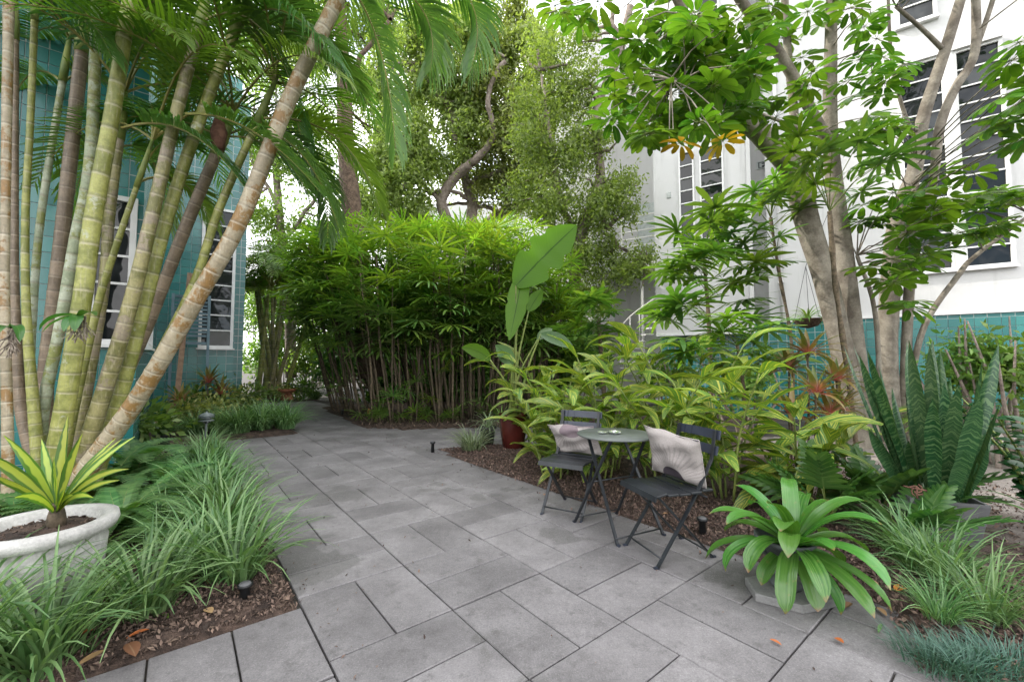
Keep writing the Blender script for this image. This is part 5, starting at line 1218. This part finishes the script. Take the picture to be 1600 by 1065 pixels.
for s in (-1, 1): m.tube([uc + Vector((s * .105, 0, .18)), uc + Vector((s * .17, 0, .20)), uc + Vector((s * .165, 0, .24)), uc + Vector((s * .13, 0, .25))], .014, 6)
m.obj('handle', X['urn'], urn)
strap = lambda x: (.6 + .95 * x if x < .42 else (1.0 if x < .75 else 1.0 - ((x - .75) / .25) ** 2.2 * .95))
cr_ = uc + Vector((.03, -.03, .225))
sp2 = thing('strap_leaved_plant', cr_, 'plant with wide glossy drooping strap leaves in the urn', 'plant')
for k in range(31):
    a = k * 2.39996 + .3; x = k / 30; e = -.32 + 1.55 * x + R.uniform(-.1, .1); m = MB()
    d = Matrix.Rotation(.42, 3, 'X') @ Vector((math.cos(a) * math.cos(e), math.sin(a) * math.cos(e), math.sin(e)))
    m.blade(cr_ + d * .02, d, R.uniform(.40, .50) * (1 if x < .9 else .75) * (.72 if d.z < -.1 else 1), R.uniform(.082, .102), 12, (1.75 - .35 * x + R.uniform(-.2, .5)) * (.6 if d.z < 0 else 1) + R.uniform(-.3, .3), .30, t=R.random(), prof=strap, curl=1.9); m.obj('leaf', X['crinum'], sp2)

# snake plant in a grey square planter
pc = Vector((2.98, 3.0, 0)); pc.z = bed_z(pc)
pln = thing('square_planter', pc, 'square grey planter holding the snake plant', 'planter'); rotp = Matrix.Rotation(math.radians(-24), 3, 'Z'); m = MB()
def sq(r, z): return [tuple(pc + rotp @ Vector((x * r, y * r, 0)) + Z * z) for x, y in ((-1, -1), (1, -1), (1, 1), (-1, 1))]
for r, z in ((.155, 0), (.200, .28), (.200, .295), (.184, .295), (.176, .24)): m.v += sq(r, z)
for q in range(4):
    for k in range(4): m.face((q * 4 + k, q * 4 + (k + 1) % 4, q * 4 + 4 + (k + 1) % 4, q * 4 + 4 + k))
m.face((16, 17, 18, 19)); m.obj('planter_body', X['greypot'], pln, smooth=False)
snp = thing('snake_plant', pc + Z * .24, 'tall banded snake plant with upright sword leaves', 'snake plant')
for k in range(46):
    a = R.uniform(0, 6.283); r = .155 * math.sqrt(R.random()); tilt = R.uniform(.0, .14) + r * 1.2 + (.2 if k < 12 else 0); o = Vector((math.cos(a), math.sin(a), 0))
    m = MB(); m.blade(pc + o * r + Z * .23, o * math.sin(tilt) + Z * math.cos(tilt), R.uniform(.6, 1.2) if k > 12 else R.uniform(.35, .6), R.uniform(.072, .094), 9, R.uniform(-.12, .16), .35, side=Vector((math.cos(a + 1.57 + R.uniform(-.9, .9)), math.sin(a + 1.57 + R.uniform(-.9, .9)), 0)), t=R.random(), twist=R.uniform(-.5, .5),
        prof=lambda x: (.62 + .6 * x if x < .6 else 1.0 - ((x - .6) / .4) ** 2.2 * .98)); m.obj('leaf', X['snake'], snp)
orn = pc + rotp @ Vector((-.10, -.192, 0)) + Z * .30; og_ = thing('iron_ornament', orn, 'small rusty scrolled iron ornament on the planter rim', 'ornament'); m = MB()
for dx in (-.06, .06):
    m = MB(); c = orn + rotp @ Vector((dx, 0, .05))
    for k in range(4):
        a = k * math.pi / 2 + .4; pts = [c + rotp @ Vector((math.cos(a + q * .5) * (.012 + .006 * q), 0, math.sin(a + q * .5) * (.012 + .006 * q))) for q in range(6)]; m.tube(pts, .005, 5)
    m.tube([c - Z * .06, c + Z * .03], .006, 5); m.obj('scroll', X['rust'], og_)
m = MB(); m.tube([orn + rotp @ Vector((-.13, 0, .07)), orn + rotp @ Vector((.13, 0, .035))], .006, 6); m.obj('crossbar', X['rust'], og_)

# glossy round-leaved plant and long-leaved plant on the right edge
ZL = leaf_data('leaf', .085, .052, 4, .5, .2, X['zz'], lambda x: (.4 + 2.2 * x if x < .28 else 1.0 - max(0, x - .5) ** 1.6 * 2.6), 460)
zb = Vector((3.75, 2.98, 0)); zb.z = bed_z(zb); zz = thing('glossy_leaved_plant', zb, 'dark glossy round-leaved plant right of the snake plant', 'plant')
for k in range(13):
    a = k * 2.4; L = R.uniform(.7, 1.1); o = Vector((math.cos(a), math.sin(a), 0)); P = [Vector(q[:3]) for q in smooth_path([tuple(zb) + (0,), tuple(zb + o * L * .18 + Z * L * .55) + (0,), tuple(zb + o * L * .45 + Z * L * .95) + (0,)], 6)]
    m = MB(); m.tube(P, [.012 - .0006 * q for q in range(len(P))], 6); m.obj('stem', X['stem'], zz)
    for q in range(3, len(P)):
        for s in (-1, 1): link('leaf', ZL, zz, fan_M(P[q], a + s * 1.25 + R.uniform(-.2, .2), R.uniform(.0, .5), R.uniform(.95, 1.35), s * .4))
tuft('long_leaved_plant', Vector((3.12, 2.35, .30)), 12, .5, .05, X['philo'], 'long arching leaves reaching in from the right edge', 'plant', (.2, 1.2), (.9, 1.4))

# potted yellow-centred plant on the left
wc = at(72, 815, 2.17); zrim = wc.z; wc = Vector((wc.x - .02, wc.y, bed_z(wc) - .01)); hgt = zrim - wc.z
wp = thing('stone_pot', wc, 'large round pale stone pot in the left foreground', 'pot'); m = MB()
m.lathe([(0, 0), (.16, 0), (.19, .03), (.24, hgt * .4), (.25, hgt * .72), (.242, hgt - .085), (.245, hgt - .075), (.282, hgt - .06), (.293, hgt - .03), (.287, hgt), (.255, hgt + .004), (.225, hgt - .006), (.215, hgt - .05), (0, hgt - .06)], 48, wc); m.obj('pot_body', X['potwhite'], wp)
m = MB(); m.lathe([(.217, hgt - .052), (.14, hgt - .03), (0, hgt - .02)], 24, wc); m.obj('soil', X['mulch'], wp)
sc_c = np.array([(wc.x + r * math.cos(a), wc.y + r * math.sin(a), wc.z + hgt - .03 - r * .1 + R.uniform(.002, .01)) for r, a in [(.2 * math.sqrt(R.random()), R.uniform(0, 6.28)) for _ in range(420)]])
prop(link('soil_litter', cloud_mesh('soil_litter', sc_c, rg.normal(size=(420, 3)) * .4 + np.array([0, 0, 1.]), .032, X['chip'], .4, 77, .9), wp), kind='stuff')
cc = wc + Vector((.05, .02, hgt - .03)); cp = thing('striped_leaf_plant', cc, 'yellow-centred sword-leaved plant in the pale stone pot', 'plant')
m = MB(); m.tube([cc, cc + Z * .06, cc + Z * .12], [.042, .034, .02], 10); m.obj('stem', X['cane'], cp)
sword = lambda x: (.45 + 1.2 * x if x < .45 else 1.0 - max(0, x - .5) ** 1.5 * 2.7)
for (px, py, L, wd, dy, bd) in [(105, 640, .52, .070, .05, .1), (135, 655, .50, .085, -.1, .05), (25, 665, .50, .065, -.05, .45), (215, 650, .50, .05, .15, .5), (228, 690, .55, .055, -.1, .8), (235, 712, .5, .045, -.15, .6), (0, 712, .52, .065, -.12, .5), (-10, 738, .5, .055, -.25, .5), (15, 760, .42, .05, -.35, .7), (85, 700, .45, .06, -.2, .3), (110, 735, .30, .06, -.25, .2), (60, 650, .5, .06, .2, .2), (165, 690, .45, .05, .2, .4), (100, 650, .48, .06, .22, .1), (200, 735, .4, .045, -.25, .9), (150, 720, .3, .05, -.3, .6), (40, 700, .48, .06, .15, .5), (185, 670, .45, .05, .22, .5)]:
    e = at(px, py, cc.y + dy); u = (e - (cc + Z * .07)).normalized(); m = MB(); m.blade(cc + Z * .07 + u * .02, u + Z * bd * .45, L * .9, wd * .9, 9, bd, .32, t=R.random(), prof=sword, side=u.cross(Vector((0, -1, .6)))); m.obj('leaf', X['corn'], cp)

# ti plants
def ti(c, h, label, n=28, L=.34):
    c = Vector(c); c.z = bed_z(c); t = thing('ti_plant', c, label, 'ti plant', 'red-centred ti plants'); m = MB(); top = c + Vector((R.uniform(-.08, .08), 0, h)); m.tube([c, c.lerp(top, .5) + Vector((R.uniform(-.03, .03), 0, 0)), top], [.014, .013, .011], 6); m.obj('cane', X['cane'], t)
    tuft(None, top - Z * .05, n, L, .06, X['ti'], None, None, (-.1, 1.35), (.5, 1.2), root=t, prof=lance, seg=6)
for px, py, d, h, lab in [(1256, 545, 4.9, 0, 'tallest ti plant with pink heart left of the grey trunks'), (1302, 588, 4.9, 0, 'ti plant with pink heart against the tree trunk'), (1266, 608, 4.5, 0, 'ti plant with small red heart below the tallest'), (1288, 642, 4.6, 0, 'low green-red ti plant above the pale sand'), (1232, 572, 5.2, 0, 'ti plant hidden behind the pale ginger leaf'), (1318, 632, 4.9, 0, 'low ti plant right of the others by the trunk foot'), (1245, 640, 4.4, 0, 'low ti plant in front of the others'),
        (322, 595, 8.7, 0, 'dark red ti plant in front of the teal wall'), (346, 612, 8.8, 0, 'pale pink ti plant below the white framed window'), (282, 625, 7.8, 0, 'olive ti plant near the trellis foot')]:
    p = at(px, py, d); ti((p.x, p.y, 0), max(.15, p.z - .05), lab, 28, .36 if d < 6 else .45)
# split-leaf philodendron
def philo_mesh(seed):
    rr = random.Random(seed); m = MB(); L = .36; pet = .36
    m.tube([(0, 0, 0), (pet * .5, 0, .03), (pet, 0, 0)], [.007, .006, .005], 5, m=1, cap=False)
    P = lambda t: Vector((pet + L * t, 0, -.14 * t * t)); m.blade(P(0), (1, 0, -.05), L, .13, 6, .35, .1, side=(0, -1, 0), t=rr.random(), prof=lambda x: 1 - .8 * x)
    for k in range(8):
        t = k / 8
        for s in (-1, 1): m.blade(P(t), Vector((.25 + .7 * t, s * (1 - .35 * t), .05)), (.21 - .11 * t) * rr.uniform(.9, 1.1), .052, 4, .6, .1, side=(1, 0, 0), t=rr.random(), prof=lambda x: .9 + .3 * x if x < .6 else 1.1 - (x - .6) * 2)
    return m.mesh('leaf', [X['philo'], X['stem']], smooth=True)
PH = [philo_mesh(500 + k) for k in range(3)]
def philo(c, n, s, label):
    c = Vector(c); c.z = bed_z(c); t = thing('split_leaf_plant', c, label, 'philodendron', 'split-leaf plants behind the urn')
    for k in range(n): link('leaf', R.choice(PH), t, fan_M(c + Z * .03, k * 2.4 + R.uniform(-.3, .3), R.uniform(.35, 1.25), s * R.uniform(.8, 1.15), R.uniform(-.2, .2)))
philo(W(4.4, 2.5), 14, .8, 'split-leaf plant right behind the near chair'); philo(W(5.0, 2.9), 13, .8, 'split-leaf plant behind the strap-leaved urn plant'); philo(W(4.3, 3.3), 9, .6, 'small split-leaf plant between the urn and planter')
philo(W(5.6, 3.1), 10, .8, 'split-leaf plant in front of the sandy patch')
# small plants by the teal wall
def bushy(px, py, d, r, mat, leaf, n, label, seed, name='low_shrub'):
    b = at(px, py, d).xy.to_3d(); b.z = bed_z(b); t = thing(name, b, label, 'shrub', 'low shrubs by the teal wall'); rg = np.random.default_rng(seed)
    C = rg.normal(size=(n, 3)) * np.array([r * .5, r * .5, r * .35]) + np.array([b.x, b.y, b.z + r * .75]); C[:, 2] = np.maximum(C[:, 2], b.z + .02); N = rg.normal(size=(n, 3)) * .6 + np.array([0, 0, 1.]); N /= np.linalg.norm(N, axis=1, keepdims=True)
    link('foliage', cloud_mesh('foliage', C, N, leaf, mat, .55, seed), t)
    m = MB()
    for k in range(10): e = Vector(C[k]); m.tube([b, b.lerp(e, .5) + Z * .03, e], [.008, .006, .003], 4, cap=False)
    m.obj('stems', X['stem'], t)
bushy(290, 650, 7.6, .42, X['varieg'], .09, 600, 'cream-speckled low shrub left of the mushroom light', 601); bushy(335, 645, 8.0, .40, X['varieg'], .09, 600, 'cream-speckled low shrub behind the liriope row', 602)
bushy(385, 625, 10.5, .5, X['shrub'], .12, 500, 'green low shrub by the far path light', 603); bushy(355, 630, 9.5, .5, X['varieg'], .10, 500, 'yellowish low shrub under the white window', 604)
bushy(312, 640, 9.0, .5, X['shrub'], .13, 450, 'green broad-leaved shrub at the trellis foot', 605); bushy(475, 612, 14.5, .5, X['shrub'], .14, 400, 'low green shrub behind the terracotta pot', 606)
bushy(210, 690, 6.0, .5, X['shrub'], .12, 500, 'dark green shrub behind the tan leaning trunk', 607)
bq = G(252, 700); bq.z = 0.0
bk = thing('nursery_pot', bq, 'small black nursery pot standing on the side path', 'pot'); m = MB(); m.lathe([(0, 0), (.085, 0), (.11, .19), (.118, .2), (.1, .2), (0, .18)], 18, bq); m.obj('pot_body', X['blackplastic'], bk)
tuft('potted_plant', bq + Z * .18, 16, .52, .055, X['philo'], 'upright dark-leaved plant in the small nursery pot', 'plant', (.5, 1.5), (.3, .9), prof=lance)
tpc = G(448, 627); tpc.z = bed_z(tpc); tp = thing('terracotta_pot', tpc, 'square rimmed terracotta pot at the far path bend', 'pot'); m = MB()
m.lathe([(0, 0), (.20, 0), (.20, .06), (.17, .08), (.21, .28), (.27, .30), (.28, .38), (.23, .38), (0, .36)], 20, tpc); m.obj('pot_body', X['terra'], tp)
bushy(446, 606, tpc.y, .35, X['varieg'], .10, 350, 'pale green plant filling the terracotta pot', 609, 'potted_shrub')
hb = at(1262, 500, 6.9); hbk = thing('hanging_basket', hb - Z * .1, 'dark hanging basket between tree trunk and ti plants', 'basket'); m = MB(); m.lathe([(0, -.14), (.14, -.1), (.21, 0), (.22, .02), (0, .02)], 18, hb); m.obj('basket_bowl', X['darkbark'], hbk)
m = MB()
for k in range(3): a = k * 2.1; m.tube([hb + Vector((.2 * math.cos(a), .2 * math.sin(a), .02)), hb + Z * .9], .004, 4)
m.tube([hb + Z * .9, hb + Z * 1.9 + Vector((.15, -.5, 0))], .004, 4); m.obj('chain', X['metal'], hbk)
tuft('basket_fern', hb + Z * .02, 40, .36, .03, X['frondy'], 'bright yellow-green fern in the hanging basket', 'fern', (.1, 1.3), (1.3, 2.2))

# ================================================================== seats and table
def chair(loc, face, label, seed):
    rz = math.atan2(face[1], face[0]); t = thing('bistro_chair', loc, label, 'chair', 'folding bistro chairs', rz); hw = .175
    for k in range(5):                                   # seat slats, the front one rolled down
        m = MB(); x = .19 - k * .088; z = .452 - .012 * math.sin(k * .8)
        if k == 0:
            m.box((x, 0, z - .004), (.080, .40, .012), Matrix.Rotation(.18, 3, 'Y'), ch=.003); m.box((x + .045, 0, z - .022), (.012, .40, .036), Matrix.Rotation(-.25, 3, 'Y'))
        else: m.box((x, 0, z), (.080, .40, .012), ch=.003)
        m.obj('seat_slat', X['metal'], t, smooth=False, world=False)
    for z, x in ((.80, -.262), (.70, -.237)):
        m = MB(); c = Matrix.Rotation(-.2, 3, 'Y')
        for q in range(6):                               # slightly curved back slat
            y = -.2 + .4 * (q + .5) / 6; dx = -.018 * (1 - (y / .2) ** 2); m.box((x + dx, y, z), (.014, .4 / 6 + .0015, .062), c)
        m.obj('backrest_slat', X['slatblue'], t, smooth=False, world=False)
    for s in (-1, 1):
        m = MB(); y = s * hw; P = [(.215, y, .006), (.0, y, .30), (-.115, y, .47), (-.215, y, .64), (-.25, y, .83)]
        for a, b in zip(P[:-1], P[1:]): m.bar(a, b, .010, .024, up=Vector((0, 1, 0)))
        m.obj('leg', X['metal'], t, smooth=False, world=False)
        m = MB(); y2 = s * (hw - .022); m.bar((-.225, y2, .006), (.20, y2, .442), .010, .024, up=Vector((0, 1, 0))); m.obj('leg', X['metal'], t, smooth=False, world=False)
        for x, yy in ((.222, y), (-.232, y2)):
            m = MB(); m.box((x, yy, .006), (.034, .018, .012)); m.obj('foot', X['slatblue'], t, smooth=False, world=False)
    for x, z in ((.185, .055), (-.19, .045), (-.175, .40)):
        m = MB(); m.tube([(x, -hw, z), (x, hw, z)], .006, 6); m.obj('stretcher', X['metal'], t, world=False)
    return t
c1 = Vector((1.06, 2.90, 0)); f1 = Vector((-.955, -.295, 0)).normalized(); c2 = Vector((.515, 3.71, 0)); f2 = Vector((-.50, -.866, 0)).normalized()
chair(c1, f1, 'near bistro chair with its slatted seat toward the viewer', 1); chair(c2, f2, 'far bistro chair half hidden behind the round table', 2)
def pillow(c, face, w, h, tilt, label, flip, yaw=0.0, roll=0.0):
    rz = math.atan2(face[1], face[0]) + yaw; m = MB(); N = 20; base = 0
    X['pl%d' % flip] = pillow_mat('cushion_print_%d' % flip, flip); rr = random.Random(flip + 3)
    M = Matrix.Rotation(rz, 3, 'Z') @ Matrix.Rotation(-tilt, 3, 'Y') @ Matrix.Rotation(roll, 3, 'X')
    ph = [rr.uniform(0, 6) for _ in range(4)]
    for sd in (1, -1):
        b = len(m.v)
        for a in range(N + 1):
            for q in range(N + 1):
                u, v = 2 * a / N - 1, 2 * q / N - 1; k = (1 - abs(u) ** 3.0) * (1 - abs(v) ** 3.0); th_ = .062 * max(0, k) ** .55
                pinch = 1 - .07 * (1 - u * u) * abs(v) ** 3; pin2 = 1 - .06 * (1 - v * v) * abs(u) ** 3
                th_ *= 1 + .16 * math.sin(u * 5 + v * 3 + ph[0]) + .10 * math.sin(v * 9 - u * 4 + ph[1]); sag = .012 * math.sin(u * 3.1 + ph[2]) * (v > -.2)
                m.v.append(tuple(Vector(c) + M @ Vector((sd * th_ + .02 * (v + .2) ** 2, u * w / 2 * pin2, v * h / 2 * pinch + sag))))
        for a in range(N):
            for q in range(N):
                i0 = b + a * (N + 1) + q; ids = (i0, i0 + N + 1, i0 + N + 2, i0 + 1); uv = [(a / N, q / N), ((a + 1) / N, q / N), ((a + 1) / N, (q + 1) / N), (a / N, (q + 1) / N)]
                m.face(ids if sd > 0 else ids[::-1], uv if sd > 0 else uv[::-1])
    o = thing('cushion', Vector(c) - Z * h / 2, label, 'cushion', 'printed cushions on the bistro chairs'); m.obj('cover', X['pl%d' % flip], o)
    ed = MB(); cs = [Vector(c) + M @ Vector((.02 * (v + .2) ** 2, u * w / 2 * (1 - .06 * (1 - v * v) * abs(u) ** 3), v * h / 2 * (1 - .07 * (1 - u * u) * abs(v) ** 3))) for u, v in [(-1 + 2 * k / 10, -1) for k in range(10)] + [(1, -1 + 2 * k / 10) for k in range(10)] + [(1 - 2 * k / 10, 1) for k in range(10)] + [(-1, 1 - 2 * k / 10) for k in range(11)]]
    ed.tube(cs, .004, 5, cap=False); ed.obj('piping', X['pl%d' % flip], o)
pillow(c1 - f1 * .075 + Z * .645, f1, .43, .36, -.30, 'beige cushion with dark half-sun print on the near chair', 0, yaw=.25, roll=-.10)
pillow(c2 - f2 * .115 + Z * .60, f2, .46, .30, -.45, 'beige cushion with purple sun at its top on the far chair', 1, yaw=-.1, roll=.06)
tcn = Vector((.815, 3.30, 0)); tb = thing('bistro_table', tcn, 'round grey folding bistro table between the chairs', 'table', None, math.radians(26)); TZ = .727
m = MB(); m.lathe([(0, TZ - .012), (.285, TZ - .014), (.30, TZ - .012), (.302, TZ - .003), (.299, TZ), (0, TZ + .001)], 56); m.obj('table_top', X['tabletop'], tb, world=False)
for y in (-.135, .135):                                  # two crossed pairs (local x across, y towards the back)
    pass
for x in (-.215, .215):
    for s in (-1, 1):
        m = MB(); xx = x + s * .012; m.bar((xx, -s * .245, .004), (xx * .78, s * .155, TZ - .016), .012, .022, up=Vector((1, 0, 0))); m.obj('leg', X['metal'], tb, smooth=False, world=False)
        m = MB(); m.box((xx, -s * .25, .007), (.018, .03, .014)); m.obj('foot', X['slatblue'], tb, smooth=False, world=False)
for y, z in ((-.232, .045), (.232, .045), (.0, .385)):
    m = MB(); m.tube([(-.215, y, z), (.215, y, z)], .006, 6); m.obj('stretcher', X['metal'], tb, world=False)
for y in (-.15, .15):
    m = MB(); m.bar((-.19, y, TZ - .02), (.19, y, TZ - .02), .014, .01); m.obj('top_rail', X['metal'], tb, smooth=False, world=False)
ac = tcn + Vector((-.015, -.02, TZ + .003)); ash = thing('glass_dish', ac, 'small clear glass dish on the round table', 'dish'); m = MB()
m.lathe([(0, .004), (.03, .004), (.048, .016), (.055, .018), (.05, .010), (.034, 0), (0, 0)], 20, ac); m.obj('dish_body', X['clear'], ash)
ac2 = ac + Vector((-.095, .01, 0)); ash2 = thing('glass_dish', ac2, 'smaller glass dish left of the other on the table', 'dish'); m = MB()
m.lathe([(0, .004), (.02, .004), (.035, .012), (.04, .013), (.036, .006), (.024, 0), (0, 0)], 18, ac2); m.obj('dish_body', X['clear'], ash2)

# ================================================================== lamps, trellis, small things
def mushroom(p, h, label):
    t = thing('path_light', p, label, 'path light', 'mushroom path lights'); m = MB(); m.tube([p, p + Z * (h - .1)], .018, 8); m.obj('stake', X['lamp'], t)
    m = MB(); m.lathe([(0, h - .16), (.05, h - .15), (.055, h - .05), (0, h - .05)], 16, p); m.obj('lens', X['clear'], t)
    for k, (r, z) in enumerate(((.105, h - .055), (.105, h - .105))):
        m = MB(); m.lathe([(.06, z - .012), (r, z - .014), (r, z - .004), (.07, z + .012), (0, z + .018)], 20, p); m.obj('shade_ring', X['lamp'], t)
    m = MB(); m.lathe([(.108, h - .045), (.11, h - .035), (.07, h - .002), (.02, h + .012), (.012, h + .03), (0, h + .032)], 20, p); m.obj('cap', X['lamp'], t)
def onbed(px, py): p = G(px, py); p.z = bed_z(p); return p
mushroom(onbed(321, 692), .43, 'grey mushroom path light among the near liriope'); mushroom(onbed(389, 640), .42, 'grey mushroom path light below the far palm stems'); mushroom(onbed(455, 618), .5, 'distant mushroom path light behind the terracotta pot')
sq_ = onbed(243, 808); spo = thing('spotlight', sq_, 'black stake spotlight in the bare mulch', 'spotlight'); m = MB(); m.tube([sq_, sq_ + Z * .06], .012, 8); m.obj('stake', X['blackplastic'], spo)
m = MB(); a_ = sq_ + Z * .05; u_ = Vector((-.12, .1, 1)).normalized(); m.tube([a_, a_ + u_ * .03, a_ + u_ * .09, a_ + u_ * .15], [.018, .028, .032, .036], 12); hd = m.obj('lamp_head', X['blackplastic'], spo)
for k in range(4): m = MB(); q = a_ + u_ * (.035 + .012 * k); m.tube([q, q + u_ * .005], .036, 12); m.obj('fin', X['blackplastic'], hd)
m = MB(); q = a_ + u_ * .15; m.tube([q, q + u_ * .002], .03, 12); m.obj('lens', X['glass'], hd)
for px, py, h, lab in [(676, 706, .15, 'short black stake light at the bed corner'), (382, 945, .07, 'low black bollard light at the near bed edge'), (1098, 842, .11, 'short black light in mulch behind the near chair'), (535, 650, .12, 'short black stake light in front of the lady palms')]:
    p = onbed(px, py) if py != 706 else G(px, py); t = thing('stake_light', p, lab, 'light', 'short black stake lights'); m = MB(); m.lathe([(0, 0), (.026, 0), (.022, h * .8), (.036, h * .82), (.038, h), (0, h)], 14, p); m.obj('lamp_body', X['blackplastic'], t); m = MB(); m.lathe([(.03, h), (.026, h + .006), (0, h + .008)], 14, p); m.obj('cap', X['greypot'], t)
p = onbed(576, 664); t = thing('copper_light', p, 'small copper lantern stake at the thicket corner', 'lantern'); m = MB(); m.tube([p, p + Z * .17], .006, 6); m.obj('stake', X['metal'], t); m = MB(); m.lathe([(0, .16), (.03, .17), (.042, .21), (.03, .25), (.045, .255), (.012, .29), (0, .3)], 16, p); m.obj('lantern', X['copper'], t)
# trellis leaning against the tiled wall
tr0 = W(-2.15, -13.9, .05); tre = thing('garden_trellis', tr0, 'blue-grey wooden trellis frame against the teal wall', 'trellis'); tw_ = .62; th2 = 2.75
def tp_(x, z): q = tr0 + EX * x + EY * (z * .1); q.z = z; return q
for x in (0, tw_): m = MB(); m.bar(tp_(x, .05), tp_(x, th2), .06, .05, up=EX); m.obj('post', X['trellis'], tre, smooth=False)
for z in (.45, 1.7, th2 - .05): m = MB(); m.bar(tp_(.03, z), tp_(tw_ - .03, z), .045, .06); m.obj('rail', X['trellis'], tre, smooth=False)
for k in range(11): m = MB(); z = 1.86 + k * .082; m.bar(tp_(.03, z), tp_(tw_ - .03, z), .02, .045); m.obj('slat', X['trellis'], tre, smooth=False)
m = MB(); q0 = W(-1.85, -13.6, .04); m.box(q0 + Z * 1.55, (.09, .035, 3.1), Matrix.Rotation(GA, 3, 'Z') @ Matrix.Rotation(.05, 3, 'Y')); prop(m.obj('wooden_stake', X['woodpost'], None, smooth=False), 'bare wooden plank stake standing by the trellis', 'stake')
# fallen leaves, each one lying flat
def fallen(px, py, L, wd, mat, label, z=None):
    p = G(px, py); p.z = (bed_z(p) if in_bed(*grid(p)) else 0.0) + .012; m = MB(); a = R.uniform(0, 6.28); m.blade((0, 0, 0), (math.cos(a), math.sin(a), .12), L, wd, 5, .35, R.uniform(.15, .5), t=R.random(), prof=lambda x: math.sin(math.pi * min(1, x * .94 + .05)) ** .8)
    prop(link('fallen_leaf', m.mesh('fallen_leaf', mat), None, Matrix.Translation(p)), label, 'leaf', 'fallen leaves')
for px, py, L, wd, mt, lab in [(200, 1022, .13, .055, 'dry', 'large tan fallen leaf at the front bed edge'), (165, 1032, .10, .04, 'dry', 'tan fallen leaf left of the large one'), (90, 1030, .13, .04, 'dryo', 'curled orange fallen leaf near the bottom left corner'), (232, 1000, .08, .03, 'dryo', 'small orange fallen leaf above the large tan one'), (262, 982, .07, .022, 'frondy', 'yellow-green fallen leaf on the mulch'),
        (135, 940, .12, .03, 'dryo', 'bright orange dead blade under the liriope'), (20, 1000, .11, .04, 'dry', 'pale fallen leaf at the left edge of the mulch'), (40, 1035, .10, .045, 'dry', 'brown fallen leaf in the bottom left corner'), (330, 975, .07, .04, 'dry', 'small brown fallen leaf by the paver edge'), (325, 930, .06, .04, 'dry', 'pale round fallen leaf under the corner clump'), (215, 960, .09, .035, 'dry', 'fallen leaf between two liriope clumps'),
        (1203, 1002, .05, .02, 'dryo', 'single reddish leaf on the grey paving'), (1318, 1008, .04, .03, 'dryo', 'tiny rust leaf in the paver joint'), (1400, 940, .11, .05, 'dryo', 'orange-brown leaf under the strap-leaved plant'), (1372, 935, .10, .04, 'dry', 'brown dead leaf beside the corner paver'), (1425, 965, .09, .04, 'dry', 'tan dead leaf below the near planter liriope'), (1555, 1058, .07, .03, 'dryo', 'orange leaf at the bottom right edge'), (1330, 945, .08, .035, 'dry', 'dead leaf just right of the stone slab'), (1385, 965, .08, .03, 'dry', 'curled dead leaf on the corner paver edge'),
        (1378, 978, .10, .016, 'lirio', 'fallen green grass blade on the corner paver'), (1045, 815, .05, .025, 'dry', 'small leaf on mulch behind the near chair'), (850, 775, .05, .025, 'dry', 'small leaf on mulch by the far chair foot')]:
    fallen(px, py, L, wd, X[mt], lab)
